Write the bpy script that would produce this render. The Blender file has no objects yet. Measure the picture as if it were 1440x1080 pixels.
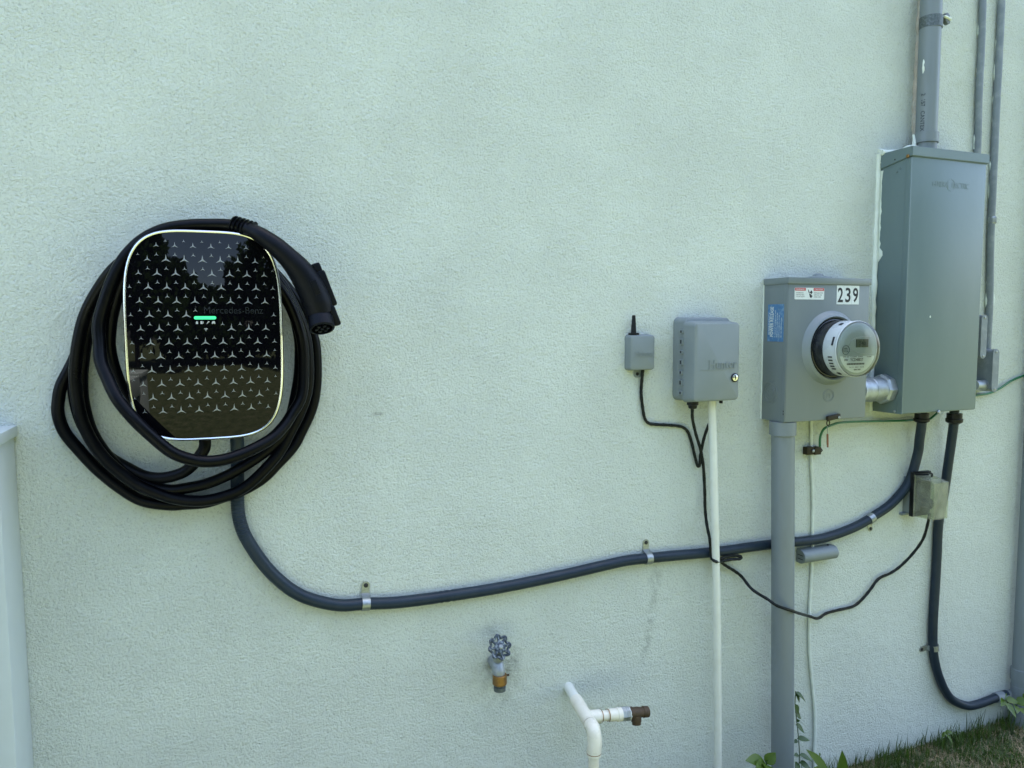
import bpy, bmesh, math, random
from mathutils import Vector, Matrix, noise
R = math.radians
random.seed(7)
scene = bpy.context.scene
COL = scene.collection

# ------------------------------------------------------------------ camera
D, CAMH = 1.75, 1.45                      # metres from the wall, eye height above the ground
FPX = 1041.3                              # focal length in pixels of the 1440 px wide photograph
YAW, PITCH, ROLL = R(21.561), R(4.643), R(-0.2557)
FW = Vector((math.sin(YAW)*math.cos(PITCH), math.cos(YAW)*math.cos(PITCH), -math.sin(PITCH)))
_r = Vector((math.cos(YAW), -math.sin(YAW), 0)); _u = _r.cross(FW)
RT = _r*math.cos(ROLL) + _u*math.sin(ROLL); UP = -_r*math.sin(ROLL) + _u*math.cos(ROLL)
CAM = Vector((0, -D, CAMH))
cd = bpy.data.cameras.new('camera'); cam = bpy.data.objects.new('camera', cd); COL.objects.link(cam)
cd.sensor_width = 36; cd.lens = FPX/1440*36; cd.clip_start = 0.02; cd.clip_end = 400
cam.matrix_world = Matrix.Translation(CAM) @ Matrix((RT, UP, -FW)).transposed().to_4x4()
scene.camera = cam

# ------------------------------------------------------------------ light and exposure
SUN_EL, SUN_AZ = R(71), R(40)             # the sun stands behind the house: the wall is in open shade
world = bpy.data.worlds.new('World'); scene.world = world; world.use_nodes = True
wn = world.node_tree.nodes; bg = wn['Background']
sky = wn.new('ShaderNodeTexSky'); sky.sky_type = 'NISHITA'; sky.sun_disc = False
sky.sun_elevation = SUN_EL; sky.sun_rotation = SUN_AZ; sky.air_density = 1.0; sky.dust_density = 2.4; sky.ozone_density = 0.5
world.node_tree.links.new(sky.outputs[0], bg.inputs[0]); bg.inputs[1].default_value = 0.10
sl = bpy.data.lights.new('sun', 'SUN'); sl.energy = 5.0; sl.angle = R(0.5); sl.color = (1, .95, .86)
so = bpy.data.objects.new('sun', sl); COL.objects.link(so)
sdir = Vector((math.sin(SUN_AZ)*math.cos(SUN_EL), math.cos(SUN_AZ)*math.cos(SUN_EL), math.sin(SUN_EL)))
so.rotation_euler = sdir.to_track_quat('Z', 'Y').to_euler(); so.location = (0, 10, 12)
vs = scene.view_settings; vs.view_transform = 'Standard'; vs.look = 'None'; vs.gamma = 1; vs.use_curve_mapping = False
vs.exposure = 2.94
scene.render.engine = 'CYCLES'; scene.cycles.use_denoising = True
scene.cycles.max_bounces = 8; scene.cycles.transparent_max_bounces = 12

# ------------------------------------------------------------------ helpers: photo pixel -> place
def ray(u, v): return FW + RT*((u-720)/FPX) + UP*((540-v)/FPX)
def P(u, v, d=0.0):                       # on the plane d metres in front of the wall
    q = ray(u, v); return CAM + q*((D-d)/q.y)
def PX(u, v, X):                          # on the plane x = X
    q = ray(u, v); return CAM + q*(X/q.x)
def PZ(u, v, Z=0.0):                      # on a level plane
    q = ray(u, v); return CAM + q*((Z-CAMH)/q.z)

# ------------------------------------------------------------------ helpers: materials
def N(nt, t, **kw):
    n = nt.nodes.new(t)
    for k, v in kw.items(): setattr(n, k, v)
    return n
def mat(name, col, rough=.5, metal=0., var=.10, vscale=18., bump=0., bscale=220., dirt=None, dscale=9., damt=.5, coat=0., spec=.5, stretch=None, ior=1.5):
    """painted / plastic / metal surface: colour drift, optional dirt film, fine relief, uneven gloss"""
    m = bpy.data.materials.new(name); m.use_nodes = True; nt = m.node_tree; L = nt.links
    b = nt.nodes['Principled BSDF']
    tc = N(nt, 'ShaderNodeTexCoord'); co = tc.outputs['Object']
    if stretch:
        mp = N(nt, 'ShaderNodeMapping'); mp.inputs['Scale'].default_value = stretch; L.new(co, mp.inputs[0]); co = mp.outputs[0]
    n1 = N(nt, 'ShaderNodeTexNoise'); n1.inputs['Scale'].default_value = vscale; n1.inputs['Detail'].default_value = 5; L.new(co, n1.inputs['Vector'])
    ra = N(nt, 'ShaderNodeMapRange'); ra.inputs[1].default_value = .25; ra.inputs[2].default_value = .75; ra.inputs[3].default_value = 1-var; ra.inputs[4].default_value = 1+var
    L.new(n1.outputs[0], ra.inputs[0])
    mx = N(nt, 'ShaderNodeVectorMath', operation='SCALE'); mx.inputs[0].default_value = col; L.new(ra.outputs[0], mx.inputs['Scale'])
    out = mx.outputs[0]
    if dirt:
        n2 = N(nt, 'ShaderNodeTexNoise'); n2.inputs['Scale'].default_value = dscale; n2.inputs['Detail'].default_value = 8; n2.inputs['Roughness'].default_value = .65; L.new(co, n2.inputs['Vector'])
        r2 = N(nt, 'ShaderNodeMapRange'); r2.inputs[1].default_value = .48; r2.inputs[2].default_value = .75; r2.inputs[4].default_value = damt; L.new(n2.outputs[0], r2.inputs[0])
        mm = N(nt, 'ShaderNodeMix', data_type='RGBA'); L.new(r2.outputs[0], mm.inputs[0]); L.new(out, mm.inputs[6]); mm.inputs[7].default_value = (*dirt, 1); out = mm.outputs[2]
    L.new(out, b.inputs['Base Color'])
    rr = N(nt, 'ShaderNodeMapRange'); rr.inputs[1].default_value = .3; rr.inputs[2].default_value = .7; rr.inputs[3].default_value = max(.01, rough*.82); rr.inputs[4].default_value = min(1, rough*1.18)
    L.new(n1.outputs[0], rr.inputs[0]); L.new(rr.outputs[0], b.inputs['Roughness'])
    b.inputs['Metallic'].default_value = metal; b.inputs['Coat Weight'].default_value = coat; b.inputs['Specular IOR Level'].default_value = spec; b.inputs['IOR'].default_value = ior
    if bump:
        n3 = N(nt, 'ShaderNodeTexNoise'); n3.inputs['Scale'].default_value = bscale; n3.inputs['Detail'].default_value = 3; L.new(tc.outputs['Object'], n3.inputs['Vector'])
        bp = N(nt, 'ShaderNodeBump'); bp.inputs['Strength'].default_value = 1; bp.inputs['Distance'].default_value = bump; L.new(n3.outputs[0], bp.inputs['Height']); L.new(bp.outputs[0], b.inputs['Normal'])
    return m
def emit(name, col, s):
    m = bpy.data.materials.new(name); m.use_nodes = True; b = m.node_tree.nodes['Principled BSDF']
    b.inputs['Base Color'].default_value = (*col, 1); b.inputs['Emission Color'].default_value = (*col, 1); b.inputs['Emission Strength'].default_value = s
    return m

# ------------------------------------------------------------------ helpers: things and parts
def tag(o, label=None, cat=None, group=None, kind=None):
    if label: o['label'] = label
    if cat: o['category'] = cat
    if group: o['group'] = group
    if kind: o['kind'] = kind
    return o
def thing(name, loc, label, cat, group=None):
    o = bpy.data.objects.new(name, None); COL.objects.link(o); o.location = loc; o.empty_display_size = .05
    return tag(o, label, cat, group)
def wloc(o):
    v = Vector(o.location)
    while o.parent: o = o.parent; v += Vector(o.location)
    return v
def obj(name, bm, m, parent=None, label=None, smooth=35, kind=None, origin=None):
    """bm is in world coordinates; the object's origin goes to its parent's origin, or to `origin`"""
    if not isinstance(bm, bmesh.types.BMesh):
        me0 = bm; bm = bmesh.new(); bm.from_mesh(me0)
    bmesh.ops.recalc_face_normals(bm, faces=bm.faces) if len(bm.faces) < 60000 and name not in ('lawn_grass', 'dry_grass', 'crown', 'leaf') else None
    base = wloc(parent) if parent else Vector((0, 0, 0))
    o0 = origin if origin is not None else base
    bm.transform(Matrix.Translation(-Vector(o0)))
    me = bpy.data.meshes.new(name); bm.to_mesh(me); bm.free()
    if smooth:
        for p in me.polygons: p.use_smooth = True
        try: me.set_sharp_from_angle(angle=R(smooth))
        except Exception: pass
    for x in (m if isinstance(m, (list, tuple)) else [m]): me.materials.append(x)
    o = bpy.data.objects.new(name, me); COL.objects.link(o)
    if parent: o.parent = parent; o.location = Vector(o0)-base
    else: o.location = o0
    if label: o['label'] = label
    if kind: o['kind'] = kind
    return o

# ------------------------------------------------------------------ helpers: shapes (all return / fill a bmesh in world coordinates)
def box(x0, x1, y0, y1, z0, z1, bev=0.002, seg=2, bm=None):
    b = bmesh.new()
    v = [b.verts.new((x, y, z)) for x in (x0, x1) for y in (y0, y1) for z in (z0, z1)]
    for f in ((0, 1, 3, 2), (4, 6, 7, 5), (0, 4, 5, 1), (2, 3, 7, 6), (0, 2, 6, 4), (1, 5, 7, 3)): b.faces.new([v[i] for i in f])
    if bev: bmesh.ops.bevel(b, geom=b.edges[:], offset=bev, segments=seg, profile=.6, affect='EDGES')
    return join(bm, b)
def join(bm, b):
    if bm is None: return b
    me = bpy.data.meshes.new('tmp'); b.to_mesh(me); b.free(); bm.from_mesh(me); bpy.data.meshes.remove(me)
    return bm
def xform(b, M): b.transform(M); return b
def smooth_path(pts, n=8):
    pts = [Vector(p) for p in pts]
    if len(pts) < 3: return pts
    out = []
    q = [pts[0]*2-pts[1]] + pts + [pts[-1]*2-pts[-2]]
    for i in range(1, len(q)-2):
        a, b, c, d = q[i-1:i+3]
        for k in range(n):
            t = k/n
            out.append(.5*((2*b)+(c-a)*t+(2*a-5*b+4*c-d)*t*t+(3*b-a-3*c+d)*t**3))
    out.append(pts[-1]); return out
def tube(path, r, seg=14, cap=True, bm=None, jitter=0., flat=None):
    """sweep a circle along path; r is a number, a list or a function of (index, count)"""
    b = bmesh.new(); n = len(path); rings = []
    t0 = (path[1]-path[0]).normalized(); nv = t0.orthogonal().normalized()
    for i in range(n):
        t = (path[min(i+1, n-1)]-path[max(i-1, 0)]).normalized()
        nv = (nv - t*nv.dot(t)).normalized(); bv = t.cross(nv)
        rr = r(i, n) if callable(r) else (r[i] if isinstance(r, (list, tuple)) else r)
        ring = []
        for k in range(seg):
            a = 2*math.pi*k/seg
            j = 1+jitter*noise.noise(Vector((path[i].x*60+k*3.1, path[i].z*60, path[i].y*60))) if jitter else 1
            o = (nv*math.cos(a)+bv*math.sin(a))*rr*j
            if flat: o = o - flat[0]*o.dot(flat[0])*(1-flat[1])
            ring.append(b.verts.new(path[i]+o))
        rings.append(ring)
    for i in range(n-1):
        for k in range(seg): b.faces.new((rings[i][k], rings[i][(k+1) % seg], rings[i+1][(k+1) % seg], rings[i+1][k]))
    if cap: b.faces.new(rings[0][::-1]); b.faces.new(rings[-1])
    return join(bm, b)
def lathe(o, axis, prof, seg=32, bm=None, cap=True):
    """prof: (distance along axis, radius) pairs"""
    b = bmesh.new(); axis = Vector(axis).normalized(); nv = axis.orthogonal().normalized(); bv = axis.cross(nv); o = Vector(o); rings = []
    for h, r in prof:
        rings.append([b.verts.new(o+axis*h+(nv*math.cos(2*math.pi*k/seg)+bv*math.sin(2*math.pi*k/seg))*r) for k in range(seg)])
    for i in range(len(rings)-1):
        for k in range(seg): b.faces.new((rings[i][k], rings[i][(k+1) % seg], rings[i+1][(k+1) % seg], rings[i+1][k]))
    if cap: b.faces.new(rings[0][::-1]); b.faces.new(rings[-1])
    return join(bm, b)
def prism(pts, vec, bm=None, bev=0):
    """polygon pts (world) pushed along vec"""
    b = bmesh.new(); vec = Vector(vec); n = len(pts)
    a = [b.verts.new(p) for p in pts]; c = [b.verts.new(Vector(p)+vec) for p in pts]
    b.faces.new(a); b.faces.new(c[::-1])
    for i in range(n): b.faces.new((a[i], c[i], c[(i+1) % n], a[(i+1) % n]))
    if bev: bmesh.ops.bevel(b, geom=b.edges[:], offset=bev, segments=2, affect='EDGES')
    return join(bm, b)
def rrect(x0, x1, z0, z1, r, n=6):
    out = []
    for cx, cz, a0 in ((x1-r, z1-r, 0), (x0+r, z1-r, 90), (x0+r, z0+r, 180), (x1-r, z0+r, 270)):
        for k in range(n+1):
            a = R(a0+90*k/n); out.append((cx+r*math.cos(a), cz+r*math.sin(a)))
    return out
FRONT = lambda o: Matrix(((1, 0, 0, o[0]), (0, 0, -1, o[1]), (0, 1, 0, o[2]), (0, 0, 0, 1)))      # x->+X, y->+Z, z->-Y (towards the viewer)
def frame(o, ex, ey):
    ex = Vector(ex).normalized(); ey = Vector(ey).normalized(); ez = ex.cross(ey)
    return Matrix(((ex.x, ey.x, ez.x, o[0]), (ex.y, ey.y, ez.y, o[1]), (ex.z, ey.z, ez.z, o[2]), (0, 0, 0, 1)))
def text_bm(s, w, h, M, ext=.0003, bold=0., bm=None):
    """lettering w x h metres, lower left corner at M's origin, in M's xy plane"""
    cu = bpy.data.curves.new('lettering', 'FONT'); cu.body = s; cu.extrude = .001; cu.offset = bold; cu.resolution_u = 3
    o = bpy.data.objects.new('lettering', cu); COL.objects.link(o)
    dg = bpy.context.evaluated_depsgraph_get(); me = bpy.data.meshes.new_from_object(o.evaluated_get(dg))
    bpy.data.objects.remove(o); bpy.data.curves.remove(cu)
    b = bmesh.new(); b.from_mesh(me); bpy.data.meshes.remove(me)
    xs = [v.co.x for v in b.verts]; ys = [v.co.y for v in b.verts]
    x0, x1, y0, y1 = min(xs), max(xs), min(ys), max(ys)
    for v in b.verts: v.co = ((v.co.x-x0)/(x1-x0)*w, (v.co.y-y0)/(y1-y0)*h, (v.co.z/.001+1)*.5*ext)
    b.transform(M)
    return join(bm, b)
def plate_bm(w, h, t, r, M, bm=None):
    """thin rounded plate, lower left corner at M's origin, thickness t along M's z"""
    pts = [M @ Vector((x, y, 0)) for x, y in rrect(0, w, 0, h, r, 4)]
    return prism(pts, (M.to_3x3() @ Vector((0, 0, t))), bm)
def screw(o, axis, r, name, m, parent, h=.003):
    b = lathe(o, axis, [(0, r), (h*.6, r), (h, r*.7)], 14)
    return obj(name, b, m, parent)

# ------------------------------------------------------------------ materials
def wall_material():
    m = bpy.data.materials.new('mint_stucco'); m.use_nodes = True; nt = m.node_tree; L = nt.links; b = nt.nodes['Principled BSDF']
    tc = N(nt, 'ShaderNodeTexCoord'); co = tc.outputs['Object']
    def nz(s, det=3, ro=.55, dist=0.):
        n = N(nt, 'ShaderNodeTexNoise'); n.inputs['Scale'].default_value = s; n.inputs['Detail'].default_value = det; n.inputs['Roughness'].default_value = ro
        n.inputs['Distortion'].default_value = dist; L.new(co, n.inputs['Vector']); return n.outputs[0]
    def mr(src, a, c, lo, hi):
        r = N(nt, 'ShaderNodeMapRange'); r.inputs[1].default_value = a; r.inputs[2].default_value = c; r.inputs[3].default_value = lo; r.inputs[4].default_value = hi
        L.new(src, r.inputs[0]); return r.outputs[0]
    def math_(op, a, c):
        n = N(nt, 'ShaderNodeMath', operation=op)
        for i, s in enumerate((a, c)):
            if hasattr(s, 'links'): L.new(s, n.inputs[i])
            else: n.inputs[i].default_value = s
        return n.outputs[0]
    grain = nz(175, 4, .62, .4); fine = nz(480, 2, .5); lump = nz(34, 3, .5); patch = nz(4.5, 3, .6)
    amp = mr(patch, .36, .64, .84, 1.12)
    h = math_('ADD', math_('MULTIPLY', math_('ADD', grain, math_('MULTIPLY', fine, .35)), amp), math_('MULTIPLY', lump, .8))
    bp = N(nt, 'ShaderNodeBump'); bp.inputs['Strength'].default_value = 1; bp.inputs['Distance'].default_value = .0078; L.new(h, bp.inputs['Height']); L.new(bp.outputs[0], b.inputs['Normal'])
    # paint: slight drift, pits and specks darkened to sharpen the grain, scattered flecks, a few old scuffs and a run-off stain
    drift = mr(nz(1.6, 4, .6), .3, .7, .98, 1.02); pits = mr(grain, .28, .46, .74, 1.0)
    speck = mr(nz(240, 3, .65, .2), .30, .37, .55, 1.0); val = math_('MULTIPLY', math_('MULTIPLY', drift, pits), speck)
    sc = N(nt, 'ShaderNodeVectorMath', operation='SCALE'); sc.inputs[0].default_value = WALLC; L.new(val, sc.inputs['Scale']); col = sc.outputs[0]
    vo = N(nt, 'ShaderNodeTexVoronoi'); vo.inputs['Scale'].default_value = 9.; L.new(co, vo.inputs['Vector'])
    wh = N(nt, 'ShaderNodeTexWhiteNoise'); L.new(vo.outputs['Position'], wh.inputs['Vector'])
    fl = math_('MULTIPLY', mr(math_('ADD', vo.outputs['Distance'], math_('MULTIPLY', nz(180, 2), .05)), .028, .045, 1, 0), mr(wh.outputs[0], .90, .91, 0, .75))
    def soil(col, fac, c):
        mm = N(nt, 'ShaderNodeMix', data_type='RGBA'); L.new(fac, mm.inputs[0]); L.new(col, mm.inputs[6]); mm.inputs[7].default_value = (*c, 1); return mm.outputs[2]
    col = soil(col, fl, (.10, .11, .09))
    gr = nz(26, 6, .7)
    for (u, v, w, hgt, tilt, amt, c) in STAINS:
        p = P(u, v)
        mp = N(nt, 'ShaderNodeMapping', vector_type='TEXTURE'); mp.inputs['Location'].default_value = p; mp.inputs['Rotation'].default_value = (0, R(tilt), 0); mp.inputs['Scale'].default_value = (w, 1, hgt)
        L.new(co, mp.inputs[0])
        ln = N(nt, 'ShaderNodeVectorMath', operation='LENGTH'); L.new(mp.outputs[0], ln.inputs[0])
        f = math_('MULTIPLY', mr(ln.outputs['Value'], .2, 1., 1, 0), mr(gr, .42, .6, 0, amt))
        col = soil(col, f, c)
    L.new(col, b.inputs['Base Color']); b.inputs['Roughness'].default_value = .82; b.inputs['Specular IOR Level'].default_value = .3
    return m
WALLC = (.68, .732, .645)
STAINS = [(922, 815, .028, .06, 12, .55, (.22, .25, .20)), (915, 870, .02, .11, 8, .5, (.22, .25, .20)), (907, 915, .02, .05, 8, .5, (.22, .25, .20)),
          (690, 890, .07, .05, 0, .35, (.25, .27, .22)), (702, 965, .09, .10, 0, .4, (.22, .24, .18)), (715, 930, .05, .05, 0, .6, (.16, .17, .14)),
          (690, 935, .03, .04, 0, .5, (.16, .17, .14)), (1290, 190, .02, .05, 0, .9, (.30, .24, .18)), (1350, 110, .12, .18, 0, .22, (.42, .46, .26)),
          (530, 582, .02, .006, 0, .9, (.15, .16, .14)), (1300, 110, .006, .30, 0, .5, (.3, .26, .2)), (1141, 600, .012, .03, 0, .8, (.12, .11, .05))]
M = {}
M['wall'] = wall_material()
M['caulk'] = mat('caulk_paint', WALLC, .7, var=.06, vscale=40, bump=.0012, bscale=150, dirt=(.30, .27, .2), damt=.35)
M['old_caulk'] = mat('stained_caulk', (.42, .37, .30), .75, var=.2, vscale=30, bump=.0015, bscale=120, dirt=(.55, .58, .52), dscale=25, damt=.8)
M['glass'] = mat('black_glass', (.002, .002, .003), .02, var=.02, ior=1.42, spec=.32)
M['bezel'] = mat('black_bezel', (.012, .012, .014), .3, dirt=(.05, .05, .05), damt=.2)
M['chrome'] = mat('satin_rim', (.80, .80, .78), .22, 1.)
M['star'] = mat('star_print', (.25, .26, .255), .42, .25, var=.05)
M['darkprint'] = mat('dark_print', (.030, .034, .036), .25)
M['icon'] = mat('icon_print', (.42, .44, .42), .5)
M['led'] = emit('status_led', (.04, .62, .22), .16)
M['rubber'] = mat('cable_rubber', (.0012, .0016, .0028), .33, dirt=(.020, .020, .020), dscale=70, damt=.12, spec=.13, bump=.0002, bscale=300)
M['handle'] = mat('handle_plastic', (.0020, .0030, .0060), .42, dirt=(.012, .013, .016), dscale=50, damt=.15, spec=.14, bump=.0003, bscale=700)
M['flex'] = mat('flex_conduit_grey', (.014, .025, .038), .40, var=.10, dirt=(.04, .055, .065), dscale=30, damt=.3, spec=.26)
M['zinc'] = mat('zinc_strap', (.34, .37, .37), .42, .8, var=.25, vscale=90, dirt=(.17, .17, .15), dscale=80, damt=.6)
M['hole'] = mat('dark_hole', (.01, .012, .016), .6)
M['box'] = mat('grey_enamel', (.150, .180, .182), .36, var=.035, vscale=6, dirt=(.20, .22, .21), dscale=8, damt=.42, stretch=(1, 1, .35), bump=.0002, bscale=60)
M['panel'] = mat('panel_enamel', (.114, .162, .164), .36, var=.03, vscale=5, dirt=(.155, .205, .20), dscale=7, damt=.40, stretch=(1, 1, .35), bump=.0002, bscale=40)
M['pvc_grey'] = mat('grey_pvc', (.175, .205, .212), .42, var=.05, dirt=(.15, .16, .14), dscale=14, damt=.4, stretch=(1, 1, .3))
M['conduit'] = mat('painted_conduit', (.165, .195, .21), .45, var=.08, dirt=(.42, .46, .42), dscale=34, damt=.35)
M['pvc_white'] = mat('white_pvc', (.66, .68, .60), .34, var=.04, dirt=(.42, .40, .28), dscale=20, damt=.28)
M['pvc_ivory'] = mat('ivory_pvc', (.70, .68, .56), .30, var=.05, dirt=(.40, .34, .2), dscale=22, damt=.4)
M['vinyl'] = mat('white_vinyl', (.50, .56, .55), .35, var=.03, dirt=(.46, .5, .44), dscale=5, damt=.25)
M['plastic'] = mat('grey_plastic', (.180, .212, .212), .48, var=.03, dirt=(.28, .3, .28), dscale=10, damt=.25, bump=.0002, bscale=600)
M['brass'] = mat('aged_brass', (.30, .17, .06), .42, .8, var=.25, vscale=60, dirt=(.12, .07, .03), dscale=70, damt=.7)
M['rust'] = mat('corroded_brass', (.070, .048, .026), .65, .4, var=.35, vscale=120, dirt=(.05, .03, .015), dscale=90, damt=.7, bump=.001, bscale=350)
M['galv'] = mat('galvanised', (.38, .42, .44), .46, .75, var=.25, vscale=50, dirt=(.30, .31, .3), dscale=40, damt=.5, bump=.0006, bscale=120)
M['pewter'] = mat('weathered_tap', (.30, .33, .35), .45, .55, var=.22, vscale=90, dirt=(.42, .45, .44), dscale=80, damt=.6, bump=.0008, bscale=260)
M['oldsteel'] = mat('old_steel', (.10, .12, .12), .5, .5, var=.3, vscale=140, dirt=(.25, .28, .27), dscale=160, damt=.6, bump=.0008, bscale=400)
M['wheel'] = mat('chipped_wheel', (.020, .035, .055), .45, .1, var=.3, vscale=120, dirt=(.42, .48, .50), dscale=170, damt=.95, bump=.0006, bscale=300)
M['cord'] = mat('black_cord', (.003, .005, .005), .42, dirt=(.07, .08, .07), dscale=300, damt=.4, spec=.22)
M['black'] = mat('black_plastic', (.005, .006, .007), .42, dirt=(.03, .035, .032), dscale=60, damt=.35, spec=.25)
M['green'] = mat('green_wire', (.012, .13, .055), .35, dirt=(.05, .12, .07), damt=.3)
M['meter_black'] = mat('meter_base', (.014, .016, .018), .16, dirt=(.05, .055, .05), dscale=60, damt=.35, bump=.0004, bscale=90)
M['meter_white'] = mat('meter_shell', (.52, .56, .56), .28, var=.03, dirt=(.42, .46, .44), dscale=12, damt=.3)
M['meter_face'] = mat('meter_face', (.38, .44, .44), .5, var=.03)
M['meter_label'] = mat('meter_label', (.66, .72, .74), .5, var=.03)
M['lcd'] = mat('lcd', (.11, .13, .10), .25)
M['ink'] = mat('ink', (.012, .014, .016), .6, var=.05)
M['inkgrey'] = mat('grey_ink', (.045, .055, .065), .6, var=.2, vscale=300)
M['sticker'] = mat('sticker_white', (.62, .66, .63), .4, var=.04, dirt=(.4, .42, .38), dscale=60, damt=.4)
M['red'] = mat('sticker_red', (.42, .05, .06), .45, var=.15, vscale=150)
M['blue'] = mat('sticker_blue', (.055, .16, .32), .5, var=.15, vscale=60, dirt=(.30, .42, .50), dscale=90, damt=.6)
M['iron'] = mat('brown_clamp', (.035, .028, .014), .6, .5, var=.3, vscale=200, bump=.0006, bscale=300)
M['copper'] = mat('copper_pin', (.22, .10, .05), .5, .6)
M['soil'] = mat('soil', (.05, .042, .025), .95, bump=.006, bscale=40)
def leaf_mat(name, col, tr=.35):
    m = mat(name, col, .45, var=.25, vscale=60); nt = m.node_tree; b = nt.nodes['Principled BSDF']; t = N(nt, 'ShaderNodeBsdfTranslucent'); t.inputs[0].default_value = (col[0]*1.3, col[1]*1.3, col[2]*.6, 1)
    ms = N(nt, 'ShaderNodeMixShader'); ms.inputs[0].default_value = tr; o = nt.nodes['Material Output']
    nt.links.new(b.outputs[0], ms.inputs[1]); nt.links.new(t.outputs[0], ms.inputs[2]); nt.links.new(ms.outputs[0], o.inputs[0]); return m
M['leaf'] = leaf_mat('weed_leaf', (.075, .135, .014)); M['leaf_dark'] = leaf_mat('vine_leaf', (.040, .085, .018), .25)
M['grass'] = leaf_mat('grass_blade', (.060, .105, .018)); M['straw'] = leaf_mat('straw_blade', (.30, .24, .14), .2); M['stem'] = mat('stem', (.05, .09, .03), .5)
M['tree'] = leaf_mat('tree_leaf', (.035, .065, .02)); M['bark'] = mat('bark', (.08, .06, .045), .9, bump=.01, bscale=20)
M['shingle'] = mat('roof_shingle', (.14, .13, .12), .9, var=.2, vscale=12)
def clear_mat():
    m = bpy.data.materials.new('hazy_clear_plastic'); m.use_nodes = True; nt = m.node_tree; L = nt.links; b = nt.nodes['Principled BSDF']
    b.inputs['Base Color'].default_value = (.55, .56, .45, 1); b.inputs['Roughness'].default_value = .12
    t = N(nt, 'ShaderNodeBsdfTransparent'); t.inputs[0].default_value = (.88, .90, .80, 1)
    n = N(nt, 'ShaderNodeTexNoise'); n.inputs['Scale'].default_value = 28; n.inputs['Detail'].default_value = 5
    tc = N(nt, 'ShaderNodeTexCoord'); L.new(tc.outputs['Object'], n.inputs['Vector'])
    r = N(nt, 'ShaderNodeMapRange'); r.inputs[1].default_value = .35; r.inputs[2].default_value = .7; r.inputs[3].default_value = .13; r.inputs[4].default_value = .34; L.new(n.outputs[0], r.inputs[0])
    ms = N(nt, 'ShaderNodeMixShader'); L.new(r.outputs[0], ms.inputs[0]); L.new(t.outputs[0], ms.inputs[1]); L.new(b.outputs[0], ms.inputs[2]); L.new(ms.outputs[0], nt.nodes['Material Output'].inputs[0])
    return m
M['clear'] = clear_mat()
def lens_mat():
    m = bpy.data.materials.new('clear_meter_cover'); m.use_nodes = True; nt = m.node_tree; L = nt.links
    t = N(nt, 'ShaderNodeBsdfTransparent'); t.inputs[0].default_value = (.95, .97, .96, 1); g = N(nt, 'ShaderNodeBsdfGlossy'); g.inputs['Roughness'].default_value = .05
    f = N(nt, 'ShaderNodeFresnel'); f.inputs[0].default_value = 1.45; ms = N(nt, 'ShaderNodeMixShader')
    L.new(f.outputs[0], ms.inputs[0]); L.new(t.outputs[0], ms.inputs[1]); L.new(g.outputs[0], ms.inputs[2]); L.new(ms.outputs[0], nt.nodes['Material Output'].inputs[0]); return m
M['lens'] = lens_mat()
def lawn_material():
    m = bpy.data.materials.new('lawn'); m.use_nodes = True; nt = m.node_tree; L = nt.links; b = nt.nodes['Principled BSDF']
    tc = N(nt, 'ShaderNodeTexCoord'); cr = N(nt, 'ShaderNodeValToRGB')
    n = N(nt, 'ShaderNodeTexNoise'); n.inputs['Scale'].default_value = 6; n.inputs['Detail'].default_value = 9; n.inputs['Roughness'].default_value = .7; L.new(tc.outputs['Object'], n.inputs['Vector'])
    e = cr.color_ramp.elements; e[0].position = .32; e[0].color = (.048, .060, .026, 1); e[1].position = .68; e[1].color = (.155, .15, .09, 1)
    x = cr.color_ramp.elements.new(.5); x.color = (.092, .112, .050, 1)
    L.new(n.outputs[0], cr.inputs[0]); L.new(cr.outputs[0], b.inputs['Base Color']); b.inputs['Roughness'].default_value = .95; b.inputs['Specular IOR Level'].default_value = .1
    n2 = N(nt, 'ShaderNodeTexNoise'); n2.inputs['Scale'].default_value = 60; n2.inputs['Detail'].default_value = 4; L.new(tc.outputs['Object'], n2.inputs['Vector'])
    bp = N(nt, 'ShaderNodeBump'); bp.inputs['Distance'].default_value = .03; L.new(n2.outputs[0], bp.inputs['Height']); L.new(bp.outputs[0], b.inputs['Normal']); return m
M['lawn'] = lawn_material()

# ------------------------------------------------------------------ the setting
b = bmesh.new(); bmesh.ops.create_grid(b, x_segments=60, y_segments=60, size=60)
for v in b.verts: v.co.z += .0
tag(obj('lawn', b, M['lawn']), kind='structure')

house = thing('house', (0, 0, 0), 'pale mint stucco house wall carrying the meter, panel and car charger', 'house')
b = bmesh.new(); NX, NZ = 260, 130; X0, X1, Z0, Z1 = -4.5, 6.5, -.25, 2.9
xs = [X0] + [-.8+4.0*i/(NX-2) for i in range(NX-1)] + [X1]; zs = [Z0] + [-.1+2.8*i/(NZ-2) for i in range(NZ-1)] + [Z1]
gv = [[b.verts.new((x, 0.0008*noise.noise(Vector((x*2.2, 3, z*2.2)))+.0004*noise.noise(Vector((x*9, 1, z*9))), z)) for z in zs] for x in xs]
for i in range(len(xs)-1):
    for j in range(len(zs)-1): b.faces.new((gv[i][j], gv[i+1][j], gv[i+1][j+1], gv[i][j+1]))
obj('stucco_wall', b, M['wall'], house, smooth=180)
b = box(X0, X1, .02, 8, -.25, 2.88, 0)
obj('house_body', b, M['caulk'], house, smooth=0)
b = prism([(X0-.1, -.06, 2.9), (X0-.1, 8.2, 2.9), (X0-.1, 8.2, 2.99), (X0-.1, 4.0, 4.2), (X0-.1, -.06, 2.99)], (X1-X0+.2, 0, 0))
obj('roof', b, M['shingle'], house, smooth=0)

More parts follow.
